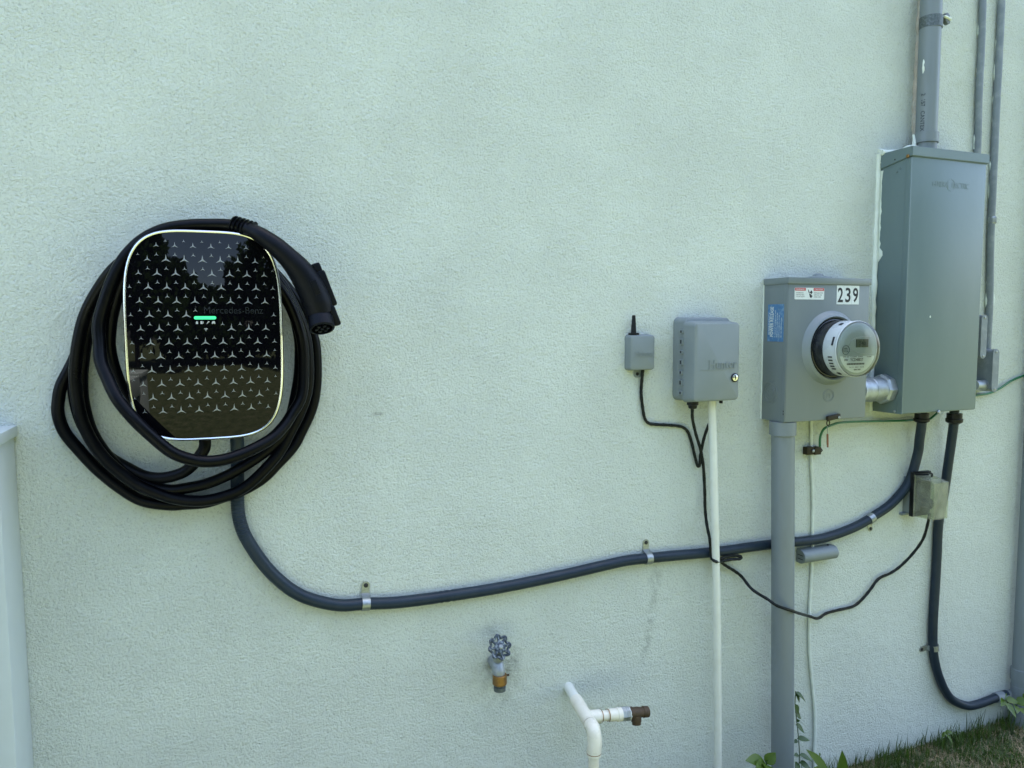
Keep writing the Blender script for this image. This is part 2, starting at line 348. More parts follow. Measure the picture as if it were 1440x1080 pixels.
# unseen trees added behind the camera, sized to shape the charger glass's dark reflection
def tree(x, y, h, w, seed):
    rng = random.Random(seed)
    t = thing('reflection_tree', (x, y, 0), 'unseen leafy tree added across the lawn to darken the charger glass reflection', 'tree', 'trees added for the reflection')
    b = tube([Vector((x, y, -.1)), Vector((x+.05, y, h*.3)), Vector((x, y+.1, h*.75))], [.16, .11, .04], 8)
    for k in range(4):
        a = rng.random()*6.3; tube([Vector((x, y, h*(.25+.1*k))), Vector((x+math.cos(a)*w*.5, y+math.sin(a)*w*.5, h*(.5+.1*k)))], [.06, .015], 6, bm=b)
    obj('trunk', b, M['bark'], t)
    vs_, fs = [], []
    cl = [(rng.gauss(0, .36), rng.gauss(0, .36), rng.random()) for _ in range(30)]
    for i in range(9000):
        c = rng.choice(cl); rz = c[2]
        px = x+w*(c[0]*(1.15-.6*rz)+rng.uniform(-.22, .22)); py = y+w*(c[1]*(1.15-.6*rz)+rng.uniform(-.22, .22)); pz = h*(.12+.85*rz)+rng.gauss(0, .05)*h
        if pz > h: pz = h-(pz-h)*.5
        s = .13+.10*rng.random(); a = Vector((rng.gauss(0, 1), rng.gauss(0, 1), rng.gauss(0, 1))).normalized(); c2 = a.orthogonal().normalized()
        o = Vector((px, py, max(.05, pz))); n0 = len(vs_)
        vs_ += [o-a*s, o+c2*s*.6, o+a*s, o-c2*s*.6]; fs.append((n0, n0+1, n0+2, n0+3))
    me = bpy.data.meshes.new('crown'); me.from_pydata([v-Vector((x, y, 0)) for v in vs_], [], fs); me.materials.append(M['tree'])
    o = bpy.data.objects.new('crown', me); COL.objects.link(o); o.parent = t
for i, (x, y, h, w) in enumerate([(-4.1, -12.6, 7.8, 3.2), (-8.5, -13, 9.2, 3.4), (4.0, -12.6, 7.8, 3.2), (8.2, -13.2, 9.2, 3.4), (-2.1, -14.0, 4.9, 2.4), (0, -13.6, 3.5, 2.4), (2.0, -14.2, 4.9, 2.4), (12.5, -12, 7.4, 3), (-13, -12, 7.4, 3)]): tree(x, y, h, w, 40+i)

# vinyl fence running out from the wall at the left
fx = P(34, 840).x; fz = P(20, 598).z
f = thing('vinyl_fence', (fx-.06, -.06, 0), 'white vinyl fence ending in a flat-capped post against the wall', 'fence')
post = obj('post', box(fx-.127, fx, -.128, -.001, -.05, fz-.022, .004), M['vinyl'], f)
obj('cap', box(fx-.135, fx+.006, -.136, -.0005, fz-.022, fz, .003), M['vinyl'], post)
post = obj('post', box(fx-.127, fx, -1.077, -.95, -.05, fz-.022, .004), M['vinyl'], f)
obj('cap', box(fx-.135, fx+.006, -1.085, -.942, fz-.022, fz, .003), M['vinyl'], post)
obj('bottom_rail', box(fx-.09, fx-.04, -.95, -.128, .08, .22, .004), M['vinyl'], f)
obj('top_rail', box(fx-.088, fx-.006, -.95, -.128, fz-.10, fz-.012, .004), M['vinyl'], f)
for i in range(5):
    obj('plank', box(fx-.078, fx-.052, -.129-.162*(i+1), -.131-.162*i, .2, fz-.09, .004), M['vinyl'], f)

# ------------------------------------------------------------------ car charger
CX, CZ, HW, HH = -.0228, CAMH-.0218, .1455, .2088
def dglass(x, z):                                   # the front glass is slightly domed
    return .150 - .009*((x-CX)/HW)**2 - .011*((z-CZ)/HH)**2
def sup(a, k=1., off=0.):
    c, s = math.cos(a), math.sin(a)
    x = math.copysign(abs(c)**.5, c)*HW; z = math.copysign(abs(s)**.5, s)*HH
    return CX+x*k+math.copysign(abs(c)**.5, c)*off, CZ+z*k+math.copysign(abs(s)**.5, s)*off
ch = thing('car_charger', (CX, 0, CZ-HH), 'black glass wall charger with a silver rim and rows of three-pointed stars', 'charger')
b = bmesh.new(); NA, NR = 120, 26; rings = []
for j in range(1, NR+1):
    ring = []
    for i in range(NA):
        x, z = sup(2*math.pi*i/NA, j/NR, -.0022*j/NR); ring.append(b.verts.new((x, -dglass(x, z), z)))
    rings.append(ring)
c0 = b.verts.new((CX, -dglass(CX, CZ), CZ))
for i in range(NA):
    b.faces.new((c0, rings[0][i], rings[0][(i+1) % NA]))
    for j in range(NR-1): b.faces.new((rings[j][i], rings[j+1][i], rings[j+1][(i+1) % NA], rings[j][(i+1) % NA]))
glass = obj('front_glass', b, M['glass'], ch, smooth=180)
rim_path = []
for i in range(NA+1):
    x, z = sup(2*math.pi*i/NA, 1, -.0016); rim_path.append(Vector((x, -dglass(x, z)+.0008, z)))
obj('rim', tube(rim_path, .0028, 8, cap=False), M['chrome'], ch)
b = bmesh.new(); prof = [(.0008, -.0006), (.0022, .006), (.0035, .014), (.0015, .024), (-.010, .032), (-.05, .036)]; rings = []
for off, back in prof:
    ring = []
    for i in range(NA):
        x, z = sup(2*math.pi*i/NA, 1, off); xe, ze = sup(2*math.pi*i/NA, 1); ring.append(b.verts.new((x, -dglass(xe, ze)+back, z)))
    rings.append(ring)
for j in range(len(rings)-1):
    for i in range(NA): b.faces.new((rings[j][i], rings[j][(i+1) % NA], rings[j+1][(i+1) % NA], rings[j+1][i]))
b.faces.new(rings[-1])
obj('bezel', b, M['bezel'], ch, smooth=60)
obj('wall_housing', box(CX-.085, CX+.085, -.118, -.001, CZ-HH+.03, CZ+HH-.075, .02, 4), M['bezel'], ch)
# star print: a hexagonal field of large stars with small ones between, shrinking towards the edge
b = bmesh.new()
def star(x, z, r):
    vv = []
    for k in range(6):
        a = math.pi/2+k*math.pi/3; rr = r if k % 2 == 0 else r*.175
        px, pz = x+rr*math.cos(a), z+rr*math.sin(a); vv.append(b.verts.new((px, -dglass(px, pz)-.00035, pz)))
    c = b.verts.new((x, -dglass(x, z)-.0005, z))
    for k in range(6): b.faces.new((c, vv[k], vv[(k+1) % 6]))
AX = .0330; AZ = .0271
o0 = P(272.6, 384.8, .149)
def inside(x, z): return 1-(abs((x-CX)/HW)**4+abs((z-CZ)/HH)**4)**.25
def blocked(x, z, small):
    a0, a1 = P(262, 429, .149), P(377, 452, .149)
    c1 = P(310, 468, .149)
    t0 = P(281, 429, .149)
    if small: return (t0.x < x < a1.x and a1.z-.002 < z < a0.z+.002) or (a0.x < x < c1.x+.002 and c1.z < z < a0.z-.014)
    return (a0.x < x < a1.x and a1.z-.002 < z < a0.z) or (a0.x < x < c1.x+.002 and c1.z < z < a0.z)
for j in range(-10, 8):
    for i in range(-7, 9):
        x = o0.x+AX*(i+(.5 if j % 2 else 0)); z = o0.z+AZ*j
        e = inside(x, z)
        if e > .045 and not blocked(x, z, False): star(x, z, .0102*min(1, .30+e*2.9))
        xs_, zs_ = x+AX/2, z+AZ/3; e = inside(xs_, zs_)
        if e > .05 and not blocked(xs_, zs_, True): star(xs_, zs_, .0052*min(1, .5+e*2.2))
obj('star_print', b, M['star'], ch, smooth=0)
def on_glass(bm, lift=.0004):
    for v in bm.verts: v.co.y = -dglass(v.co.x, v.co.z)-lift
    return bm
def glass_plate(u0, u1, v0, v1, r):
    a, c = P(u0, v1, .149), P(u1, v0, .149); bm = bmesh.new()
    bm.faces.new([bm.verts.new((x, -dglass(x, z)-.0006, z)) for x, z in rrect(a.x, c.x, a.z, c.z, min(r, (c.z-a.z)*.49), 5)]); return bm
obj('status_light', glass_plate(272.8, 304, 444.6, 449.2, .004), M['led'], ch, 'green status light strip')
a = P(287, 441, .149); c = P(370, 441, .149)
obj('lettering', on_glass(text_bm('Mercedes-Benz', c.x-a.x, .0135, FRONT((a.x, -.15, a.z)), .0004)), M['darkprint'], ch, 'faint brand lettering on the glass')
# icons under the light: house, charge point, plug, car, wireless fan
def poly(bm, pts, u, v, s):
    c = P(u, v, .149); bm.faces.new([bm.verts.new((c.x+x*s, -dglass(c.x, c.z)-.0006, c.z+z*s)) for x, z in pts])
b = bmesh.new(); S = .0028
poly(b, [(-.7, -1), (.7, -1), (.7, .3), (0, 1.1), (-.7, .3)], 277, 453.6, S)
poly(b, [(-1, -1), (.4, -1), (.4, 1), (-1, 1)], 284, 453.6, S); poly(b, [(.6, -.6), (.9, -.6), (.9, .9), (.6, .9)], 284.5, 453.6, S)
poly(b, [(-1, -1), (-.7, -1), (.2, 0), (.9, .3), (.9, .9), (.2, 1), (-.2, .4)], 292.5, 453.6, S)
poly(b, [(-1.1, -1), (-.6, -1), (-.6, -.6), (.6, -.6), (.6, -1), (1.1, -1), (1.1, .1), (.7, 1), (-.7, 1), (-1.1, .1)], 300.3, 453.6, S)
for r0, r1 in ((1.4, 1.8), (.7, 1.05)):
    n = 8; A = [R(45+90*k/n) for k in range(n+1)]
    poly(b, [(r1*math.cos(t), r1*math.sin(t)-1) for t in A]+[(r0*math.cos(t), r0*math.sin(t)-1) for t in reversed(A)], 289.6, 463, S)
poly(b, [(.3*math.cos(k), .3*math.sin(k)-1) for k in (0, 1, 2, 3, 4, 5)], 289.6, 463, S)
obj('icon_row', b, M['icon'], ch, smooth=0)

# ------------------------------------------------------------------ charging cable, coiled over the charger
coil = [(288,612,.075),(288,628,.075),(283,638,.072),(272,653,.065),(256,665,.055),(230,672,.045),(205,670,.035),(179,658,.03),(150,640,.025),(125,612,.02),(110,580,.02),(104,545,.02),
(106,510,.02),(114,475,.022),(128,440,.025),(150,405,.03),(175,370,.035),(205,350,.035),(250,342,.035),(300,342,.035),(345,352,.035),(380,378,.03),(410,412,.025),(430,445,.02),
(442,479,.02),(445,512,.02),(444,546,.02),(438,576,.02),(424,607,.022),(412,629,.025),(390,653,.03),(371,672,.03),(345,688,.028),(312,700,.025),(288,707,.02),(260,709,.018),(237,710,.018),(200,704,.018),(169,686,.018),(137,660,.018),(107,628,.018),(90,606,.018),(82,583,.018),(82,564,.018),(86,543,.018),(97,521,.018),(108,497,.02),
(116,465,.025),(133,425,.03),(160,388,.05),(190,360,.06),(240,344,.06),(300,343,.06),(350,356,.055),(385,388,.05),(408,425,.045),(420,470,.04),
(422,505,.04),(418,545,.045),(404,602,.05),(384,626,.05),(368,639,.05),(349,652,.05),(330,663,.048),(312,672,.045),(288,681,.042),(264,686,.04),(240,689,.04),(213,684,.038),(180,668,.036),(150,640,.036),(128,605,.036),(117,565,.036),(115,530,.036),(118,500,.038),
(124,465,.04),(140,425,.05),(163,390,.07),(195,358,.08),(245,343,.085),(300,343,.085),(350,355,.08),(385,385,.07),(412,428,.06),(429,470,.05),
(434,512,.05),(432,550,.05),(422,580,.05),(409,606,.05),(396,631,.052),(380,652,.055),(355,677,.055),(336,690,.055),(312,699,.055),(288,704,.055),(264,704,.052),(240,700,.05),(222,694,.05),(192,681,.05),(166,662,.05),(144,641,.05),(125,613,.05),(113,583,.05),(107,547,.05),(106,521,.05),(110,483,.052),
(120,443,.055),(140,405,.07),(165,374,.09),(200,354,.1),(245,346,.1),(300,346,.1),(350,362,.1),(375,398,.095),(385,440,.09),(388,500,.085),(378,550,.08),(350,580,.075),(300,592,.07),(240,588,.07),(200,575,.07),(178,558,.072),(163,525,.075),(155,495,.08),(154,470,.085),
(160,432,.09),(175,393,.1),(200,362,.105),(250,346,.108),(300,345,.108),(350,360,.105),(384,394,.1),(408,430,.09),(424,475,.085),
(427,518,.085),(424,557,.09),(410,583,.1),(400,598,.11),(384,615,.125),(361,629,.14),(336,640,.15),(312,647,.155),(288,649,.158),(264,645,.162),(240,635,.166),(213,613,.168),(188,589,.168),(166,562,.158),(152,534,.14),(142,508,.125),(140,483,.115),(139,455,.11),(148,422,.11),(160,390,.11),(176,362,.11),(200,338,.11),(230,323,.112),(265,317,.115),(300,316,.12),(326,317,.126),(346,322,.135)]
cable = thing('charging_cable', P(260, 708, .02), 'thick black charging cable coiled in loops around the charger', 'cable')
pts = [P(*c) for c in coil]
obj('cord', tube(smooth_path(pts, 6), .0122, 14), M['rubber'], cable)
hp = smooth_path([P(*c) for c in [(340,319.5,.133),(352,323,.142),(365,330,.155),(385,344,.163),(405,362,.163),(422,381,.158),(436,403,.153),(446,425,.150),(450,440,.149)]], 6)
hr = [.0120, .0132, .0160, .0190, .0212, .0258, .0298, .0312, .0295]
def interp(lst, i, n):
    t = i/(n-1)*(len(lst)-1); k = min(int(t), len(lst)-2); return lst[k]+(lst[k+1]-lst[k])*(t-k)
hnd = obj('plug_handle', tube(hp, lambda i, n: interp(hr, i, n), 24), M['handle'], cable)
ax = (P(455, 474, .178)-P(449, 438, .149)).normalized(); n0 = P(449, 438, .149)
noz = obj('plug_nozzle', lathe(n0-ax*.006, ax, [(0, .0245), (.024, .0245), (.025, .0268), (.046, .0265), (.048, .0250), (.048, .0215), (.015, .0215)], 32), M['handle'], cable)
b = None
for k in range(7):
    a = k*math.pi/3
    e1 = ax.orthogonal().normalized(); e2 = ax.cross(e1); q = n0+ax*.012+(e1*math.cos(a)+e2*math.sin(a))*(.0115 if k < 6 else 0)
    b = lathe(q, ax, [(0, .0042), (.030, .0042), (.031, .003)], 12, bm=b)
obj('pin_insert', b, M['handle'], noz)
# strain relief fins
for k in range(6):
    q = P(329+5.4*k, 315.2+1.4*k, .126+.0025*k); t = (P(352, 324, .142)-P(329, 316, .126)).normalized()
    obj('strain_relief', lathe(q-t*.0016, t, [(0, .0165-.0003*k), (.0030, .0180-.0003*k)], 18), M['rubber'], hnd)
dn = (hp[-1]-hp[-14]).normalized(); out = Vector((0, -1, 0)); sd = dn.cross(out).normalized()
if sd.x < 0: sd = -sd
def hbox(c, l, w, t, bev): return xform(box(-l/2, l/2, -w/2, w/2, -t/2, t/2, bev), Matrix(((dn.x, sd.x, out.x, c.x), (dn.y, sd.y, out.y, c.y), (dn.z, sd.z, out.z, c.z), (0, 0, 0, 1))))
obj('release_button', hbox(P(446.5, 382, .152), .036, .020, .024, .006), M['handle'], hnd)
obj('latch_arm', hbox(P(456.5, 407, .150), .078, .026, .030, .006), M['handle'], hnd)
obj('latch_hook', hbox(P(470, 444, .158), .044, .014, .022, .005), M['handle'], hnd)
obj('badge_inset', hbox(P(444, 404, .1820), .030, .011, .0025, .001), M['handle'], hnd)
obj('status_dot', lathe(P(463, 417, .158), (0, -1, 0), [(0, .0018), (.001, .0014)], 10), M['icon'], hnd)

# ------------------------------------------------------------------ straps and liquid-tight conduits
def strap(name, pt, tangent, rad, side, label, group=None, tab=.036, w=.019, d0=0., tilt=0., metal='zinc', cd_=None):
    """one-hole strap: a tab on the wall with a screw hole and a band bent over the conduit"""
    pt = Vector(pt); t = Vector(tangent); t.y = 0; t.normalize(); n = Vector((-t.z, 0, t.x)) * side; o = Vector((0, -1, 0))
    cdep = cd_ if cd_ is not None else rad
    th = thing(name, (pt.x, 0, pt.z), label, 'strap', group)
    prof = []
    for k in range(15):
        a = R(-4+192*k/14); prof.append((rad*1.03*math.cos(a), cdep+rad*1.03*math.sin(a)))
    prof = [(rad*1.0+.006, .0018)] + prof
    def sweep(pp, hw, thick=.0016, bm=None):
        b = bmesh.new(); rows = []
        for i, (x, y) in enumerate(pp):
            a = Vector(pp[max(i-1, 0)]); c = Vector(pp[min(i+1, len(pp)-1)]); tt = (c-a).normalized(); nn = Vector((tt.y, -tt.x))
            row = []
            for s in (-hw, hw):
                for kk in (0, thick): row.append(b.verts.new(Vector((pt.x, 0, pt.z))+n*(x+nn.x*kk)+o*(y+nn.y*kk)+t*s))
            rows.append(row)
        for i in range(len(rows)-1):
            p, q = rows[i], rows[i+1]
            for a_, b_ in ((0, 1), (1, 3), (3, 2), (2, 0)): b.faces.new((p[a_], p[b_], q[b_], q[a_]))
        b.faces.new([rows[0][k] for k in (0, 1, 3, 2)]); b.faces.new([rows[-1][k] for k in (0, 1, 3, 2)])
        return join(bm, b)
    band = obj('band', sweep(prof, w/2), M[metal], th, smooth=50)
    # tab, rounded end
    base = Vector((pt.x, -.0009, pt.z)); out_ = []
    x0, x1 = rad*1.0+.002, rad+tab
    for k in range(9):
        a = R(-90+180*k/8); out_.append(base+n*(x1-w/2+w/2*math.cos(a))+t*(w/2*math.sin(a)))
    out_ += [base+n*x0+t*(w/2), base+n*x0-t*(w/2)]
    obj('tab', prism(out_, o*.0018), M[metal], th)
    hc = base+n*(x1-w/2)+o*.0016
    obj('screw', lathe(hc, o, [(0, w*.30), (.0016, w*.28), (.0024, w*.15)], 12), M['hole'], th)
    return th
FR = .0145
f1 = [(333,608),(334,640),(334,690),(335,720),(341,745),(353,768),(369,791),(388,812),(412,831),(438,843),(477,851),(515,849),(560,847),(620,839.5),(700,827),(780,811),(850,795),(880,788.5),(910,785),(947,781.5),(1011,775.5),(1050,770),(1084,765.5),(1118,762),(1158,756.5),(1200,742),(1229,725.5),(1255.5,706.5),(1278,678),(1290,640),(1293,618),(1296,596),(1296.5,575)]
def deps(i, n):
    if i == 0: return .05
    if i == 1: return .035
    if i == n-1 or i == n-2: return .055
    if i == n-3: return .043
    if i == n-4: return .03
    if i == n-5: return .02
    return FR
c1 = thing('flex_conduit', P(640, 838, FR), 'long dark grey flexible conduit sweeping from the charger to the panel', 'conduit', 'flexible conduits')
path1 = smooth_path([P(u, v, deps(i, len(f1))) for i, (u, v) in enumerate(f1)], 22)
zrib = P(625, 839).x; zrib2 = P(336, 725)
def ribs(i, n):
    p = path1[i]; r = FR*(1+.004*math.sin(i*1.9))
    if abs(p.x-zrib) < .022: r += .0007*math.sin(i*2.4)
    if p.x < .06 and abs(p.z-zrib2.z) < .05: r += .0006*math.sin(i*2.4)
    return r
obj('tube', tube(path1, ribs, 20), M['flex'], c1)
q = P(1296, 589, .055)
obj('gland_nut', lathe(Vector((q.x, q.y, P(1296, 583, .06).z+.004)), (0, 0, -1), [(0, .021), (.016, .021), (.018, .024), (.026, .023), (.030, .0165)], 16), M['black'], c1)
f2 = [(1342,578),(1342,589),(1338,620),(1333,655),(1328,690),(1320,735),(1317.5,782),(1315.5,818),(1312,878),(1313,920),(1321,953.5),(1336,981),(1358,992),(1376,990),(1400,981),(1415,976)]
d2 = [.06, .058, .045, .03, .02]+[FR]*11
c2 = thing('flex_conduit', P(1312, 900, FR), 'dark grey flexible conduit dropping behind the outlet cover and hooking towards the ground', 'conduit', 'flexible conduits')
path2 = smooth_path([P(u, v, d) for (u, v), d in zip(f2, d2)], 10)
obj('tube', tube(path2, lambda i, n: FR*(1+.006*math.sin(i*2.1)), 20), M['flex'], c2)
q = P(1342, 589, .058)
obj('gland_nut', lathe(Vector((q.x, q.y, P(1342, 583, .06).z+.004)), (0, 0, -1), [(0, .023), (.016, .023), (.018, .026), (.028, .025), (.034, .0165)], 16), M['black'], c2)
q0, q1 = P(1401, 981, FR), P(1446, 969, FR); t = (q1-q0).normalized()
obj('coupling', lathe(q0-t*.004, t, [(0, .0175), (.035, .0175), (.036, .0155), (.30, .0155)], 20), M['pvc_grey'], c2)
sg = 'zinc conduit straps'
def tang(a, b_, d=FR): return P(*b_, d)-P(*a, d)
strap('conduit_strap', P(514, 849, FR), tang((477, 851), (560, 847)), FR, 1, 'zinc strap on the conduit between its low bend and the tap', sg)
strap('conduit_strap', P(911, 785, FR), tang((880, 788), (947, 781)), FR, 1, 'zinc strap on the conduit beside the white pipe', sg)
strap('conduit_strap', P(1224, 729, FR), tang((1200, 742), (1255, 706)), FR, -1, 'zinc strap with its tab below the conduit near the outlet cover', sg)
strap('conduit_strap', P(1313, 910, FR), tang((1312, 878), (1316, 940)), FR, -1, 'zinc strap on the conduit dropping below the outlet cover', sg)

# pipe at the far right going into the ground
q = P(1436, 955, .035); fxr = P(1427, 955, .035).x+.030
p3 = thing('grey_pipe', (fxr, -.035, .15), 'stub of grey pipe with a coupling rising beside the hooked conduit', 'pipe')
zb = P(1432, 968, .035).z
obj('pipe', lathe((fxr, -.035, zb), (0, 0, 1), [(0, .028), (2.4, .028)], 28), M['pvc_grey'], p3)
zc0, zc1 = P(1432, 957, .035).z, P(1432, 941, .035).z
obj('coupling', lathe((fxr, -.035, zc0), (0, 0, 1), [(0, .029), (.001, .0315), (zc1-zc0, .0315), (zc1-zc0+.001, .029)], 28), M['pvc_grey'], p3)
obj('stub', lathe((fxr, -.035, zb+.01), (0, 0, -1), [(0, .0295), (.30, .0295)], 24), M['pvc_grey'], p3)

# ------------------------------------------------------------------ meter box and electric meter
MX0, MX1, MD = 1.482, 1.7845, .099; MZ0, MZ1 = CAMH-.2834, CAMH+.1246
mb = thing('meter_box', ((MX0+MX1)/2, 0, MZ0), 'grey steel meter box with house number stickers and a round meter', 'meter box')
obj('shell', box(MX0, MX1, -MD+.004, -.0005, MZ0, MZ1-.004, .0015), M['box'], mb)
obj('front_cover', box(MX0+.0015, MX1-.0015, -MD, -MD+.0035, MZ0+.002, MZ1-.014, .0012), M['box'], mb)
obj('corner_flange', box(MX0-.0012, MX0+.001, -MD+.001, -MD+.013, MZ0+.002, MZ1-.016, .0006), M['box'], mb)
obj('top_cap', box(MX0-.003, MX1+.003, -MD-.004, -.0005, MZ1-.016, MZ1+.002, .0015), M['box'], mb)
q = P(1152, 391, .055)
obj('hub_plate', lathe((q.x, -.050, MZ1+.001), (0, 0, 1), [(0, .040), (.006, .038), (.010, .016), (.014, .014), (.018, .004)], 28), M['plastic'], mb)
MC = Vector((1.643, -MD, P(1140, 490, MD).z))
obj('meter_ring', lathe(MC, (0, -1, 0), [(-.001, .108), (.004, .104), (.010, .100), (.015, .096), (.017, .091), (.013, .087), (-.001, .085)], 64), M['plastic'], mb)
# knockouts on the side
kc = PX(1083.5, 552, MX0)
for k, r in enumerate((.012, .021, .030)):
    ring = [Vector((MX0-.0004, max(-MD+.016, min(-.004, kc.y+r*math.cos(2*math.pi*i/40))), kc.z+r*math.sin(2*math.pi*i/40))) for i in range(41)]
    obj('knockout', tube(ring, .0011, 6, cap=False), M['box'], mb)
# small slots, round embossed maker's mark and hasp on the cover
for dz in (0, .008): obj('slot', box(MX0-.0016, MX0-.0006, -MD+.004, -MD+.007, MZ0+.022+dz, MZ0+.027+dz, 0), M['hole'], mb)
ec = P(1165, 556, MD)
for r in (.020, .0165): obj('emboss', tube([Vector((ec.x+r*math.cos(2*math.pi*i/32), -MD-.0002, ec.z+r*.9*math.sin(2*math.pi*i/32))) for i in range(33)], .0008, 6, cap=False), M['box'], mb)
obj('emboss', text_bm('M', .014, .016, FRONT((ec.x-.007, -MD, ec.z-.008)), .0009), M['box'], mb)
hc = P(1170, 586.5, MD)
obj('hasp', xform(box(-.024, .024, -.010, 0, -.007, .007, .003), Matrix.Translation((hc.x, -MD, hc.z)) @ Matrix.Rotation(R(-8), 4, 'Y')), M['iron'], mb)
hq = P(1176.5, 586.5, MD)
obj('hasp_screw', lathe((hq.x, -MD-.010, hq.z), (0, -1, 0), [(0, .0045), (.002, .0035)], 12), M['zinc'], mb)
# printed stickers
a, c = P(1117, 421, MD), P(1159, 406, MD); w, h = c.x-a.x, .033
ws = obj('warning_sticker', plate_bm(w, h, .0006, .003, FRONT((a.x, -MD-.0002, a.z))), M['sticker'], mb, 'white and red warning sticker')
for xo in (.001, w*.63): obj('red_bar', plate_bm(w*.36, h*.24, .0004, .001, FRONT((a.x+xo, -MD-.0007, a.z+h*.74))), M['red'], ws)
for s_, xo in (('WARNING', .04), ('CAUTION', .67)): obj('lettering', text_bm(s_, w*.28, h*.12, FRONT((a.x+w*xo, -MD-.0011, a.z+h*.80)), .0002), M['sticker'], ws)
b = None
for k, s in enumerate(('HAZARDOUS', 'VOLTAGE WILL', 'CAUSE INJURY')):
    b = text_bm(s, w*(.24+.03*k), h*.09, FRONT((a.x+w*.05, -MD-.0008, a.z+h*(.52-.17*k))), .0002, bm=b)
    b = text_bm(('SUITABLE FOR', 'SERVICE USE', 'COVER CLOSED')[k], w*(.30-.03*k), h*.09, FRONT((a.x+w*.65, -MD-.0008, a.z+h*(.52-.17*k))), .0002, bm=b)
for pts_ in ([(.44, .85), (.46, .85), (.50, .60), (.47, .55)], [(.50, .60), (.56, .80), (.60, .60), (.56, .45)], [(.48, .55), (.54, .45), (.60, .3), (.56, .12), (.51, .2)]):
    b = prism([(a.x+w*x, -MD-.0008, a.z+h*z) for x, z in pts_], (0, -.0002, 0), b)
obj('print', b, M['ink'], ws)
a, c = P(1176, 428, MD), P(1208.5, 402, MD); w = (c.x-a.x)/3; h = c.z-a.z
for k, s in enumerate('239'):
    x = a.x+w*k
    st = obj('number_sticker', plate_bm(w-.0008, h, .0007, .0012, FRONT((x, -MD-.0002, a.z))), M['sticker'], mb)
    obj('digit', text_bm(s, w*.70, h*.78, FRONT((x+w*.13, -MD-.0009, a.z+h*.11)), .0003, bold=.018), M['ink'], st)
# blue sticker on the side, print running upwards
a = PX(1079.5, 480, MX0); y0, y1 = -.020, -.086; z0, z1 = a.z, PX(1090, 428, MX0).z
bs = obj('blue_sticker', plate_bm(y0-y1, z1-z0, .0005, .001, frame((MX0-.0003, y0, z0), (0, -1, 0), (0, 0, 1))), M['blue'], mb, 'faded blue release sticker')
fr_ = lambda yy, zz: frame((MX0-.0009, yy, zz), (0, 0, 1), (0, 1, 0))
b = text_bm('POWER RELEASE', (z1-z0)*.80, .013, fr_(-.044, z0+.014), .0002, bold=.012)
for k in range(4): text_bm(('in case of emergency call', 'this device may only be', 'operated by the utility', 'do not remove cover')[k], (z1-z0)*(.72-.06*k), .0045, fr_(-.054-.008*k, z0+.012), .0002, bm=b)
text_bm('EMERGENCY', (z1-z0)*.6, .007, fr_(-.031, z0+.02), .0002, bm=b)
obj('lettering', b, M['sticker'], bs)
# seal hanging from the hasp
sl_ = thing('wire_seal', P(1163, 600, MD), 'small ring and copper coloured pin hanging from the meter box hasp', 'seal')
rc = P(1163.5, 594.6, MD)
obj('ring', tube([rc+Vector((.0055*math.cos(2*math.pi*i/20), -.003, .0072*math.sin(2*math.pi*i/20))) for i in range(21)], .0016, 8, cap=False), M['iron'], sl_)
p0, p1, p2 = P(1163.6, 599, MD), P(1163.6, 610, MD), P(1164, 629, MD)
obj('wire', tube([p0, p1], .0010, 6), M['zinc'], sl_)
obj('pin', lathe(p1, p2-p1, [(0, .0022), (.004, .0030), ((p2-p1).length*.8, .0030), ((p2-p1).length*.82, .0024), ((p2-p1).length, .0024)], 10), M['copper'], sl_)

mt = thing('electric_meter', MC, 'round electric meter with grey shell, black base and small display', 'meter')
A = (0, -1, 0)
obj('base', lathe(MC, A, [(.0, .083), (.012, .083), (.013, .0805), (.048, .0785), (.050, .077)], 64), M['meter_black'], mt)
shell = obj('shell', lathe(MC, A, [(.047, .0775), (.049, .0785), (.088, .0765), (.092, .0755), (.0955, .0745)], 64), M['meter_white'], mt)
obj('face', lathe(MC+Vector((0, -.0950, 0)), A, [(0, .0700), (.0010, .0698)], 64), M['meter_face'], mt)
obj('clear_cover', lathe(MC, A, [(.0905, .0768), (.0975, .0768), (.1035, .0752), (.106, .0715), (.1075, .058), (.108, .001)], 64), M['lens'], mt)
obj('retaining_rim', lathe(MC, A, [(.0885, .0772), (.0905, .0782), (.0945, .0782), (.0965, .0766)], 64, cap=False), M['meter_white'], mt)
FY = MC.y-.0970
def fpt(x, z): return FRONT((MC.x+x, FY, MC.z+z))
# lower label: segment of a circle
pts_ = []
for k in range(25):
    t = R(197+146*k/24); pts_.append((MC.x+.066*math.cos(t), FY+.0007, MC.z+.066*math.sin(t)))
lab = obj('label_plate', prism(pts_, (0, -.0004, 0)), M['meter_label'], mt)
b = text_bm('YCD48827', .047, .0085, fpt(-.026, -.0335), .0002, bold=.006)
text_bm('FM 2S  CL200  240V', .072, .0030, fpt(-.052, -.0225), .0002, bm=b); text_bm('TYPE', .018, .0028, fpt(.033, -.0235), .0002, bold=.02, bm=b)
text_bm('3W', .014, .0055, fpt(-.048, -.0325), .0002, bold=.02, bm=b)
for k in range(34): plate_bm(.0009+.0006*(k*7 % 3), .0048, .0002, .0001, fpt(-.038+.0019*k, -.0435), b)
text_bm('Kh 7.2   60Hz   TA 30', .052, .0030, fpt(-.028, -.0515), .0002, bm=b); text_bm('000 000', .024, .0040, fpt(-.012, -.0590), .0002, bold=.02, bm=b)
obj('lettering', b, M['inkgrey'], lab)
dp = obj('display', plate_bm(.044, .0225, .0012, .001, FRONT((MC.x-.007, FY, MC.z+.0045))), M['lcd'], mt)
obj('digits', text_bm('240', .024, .011, FRONT((MC.x+.003, FY-.0013, MC.z+.010)), .0002), M['hole'], dp)
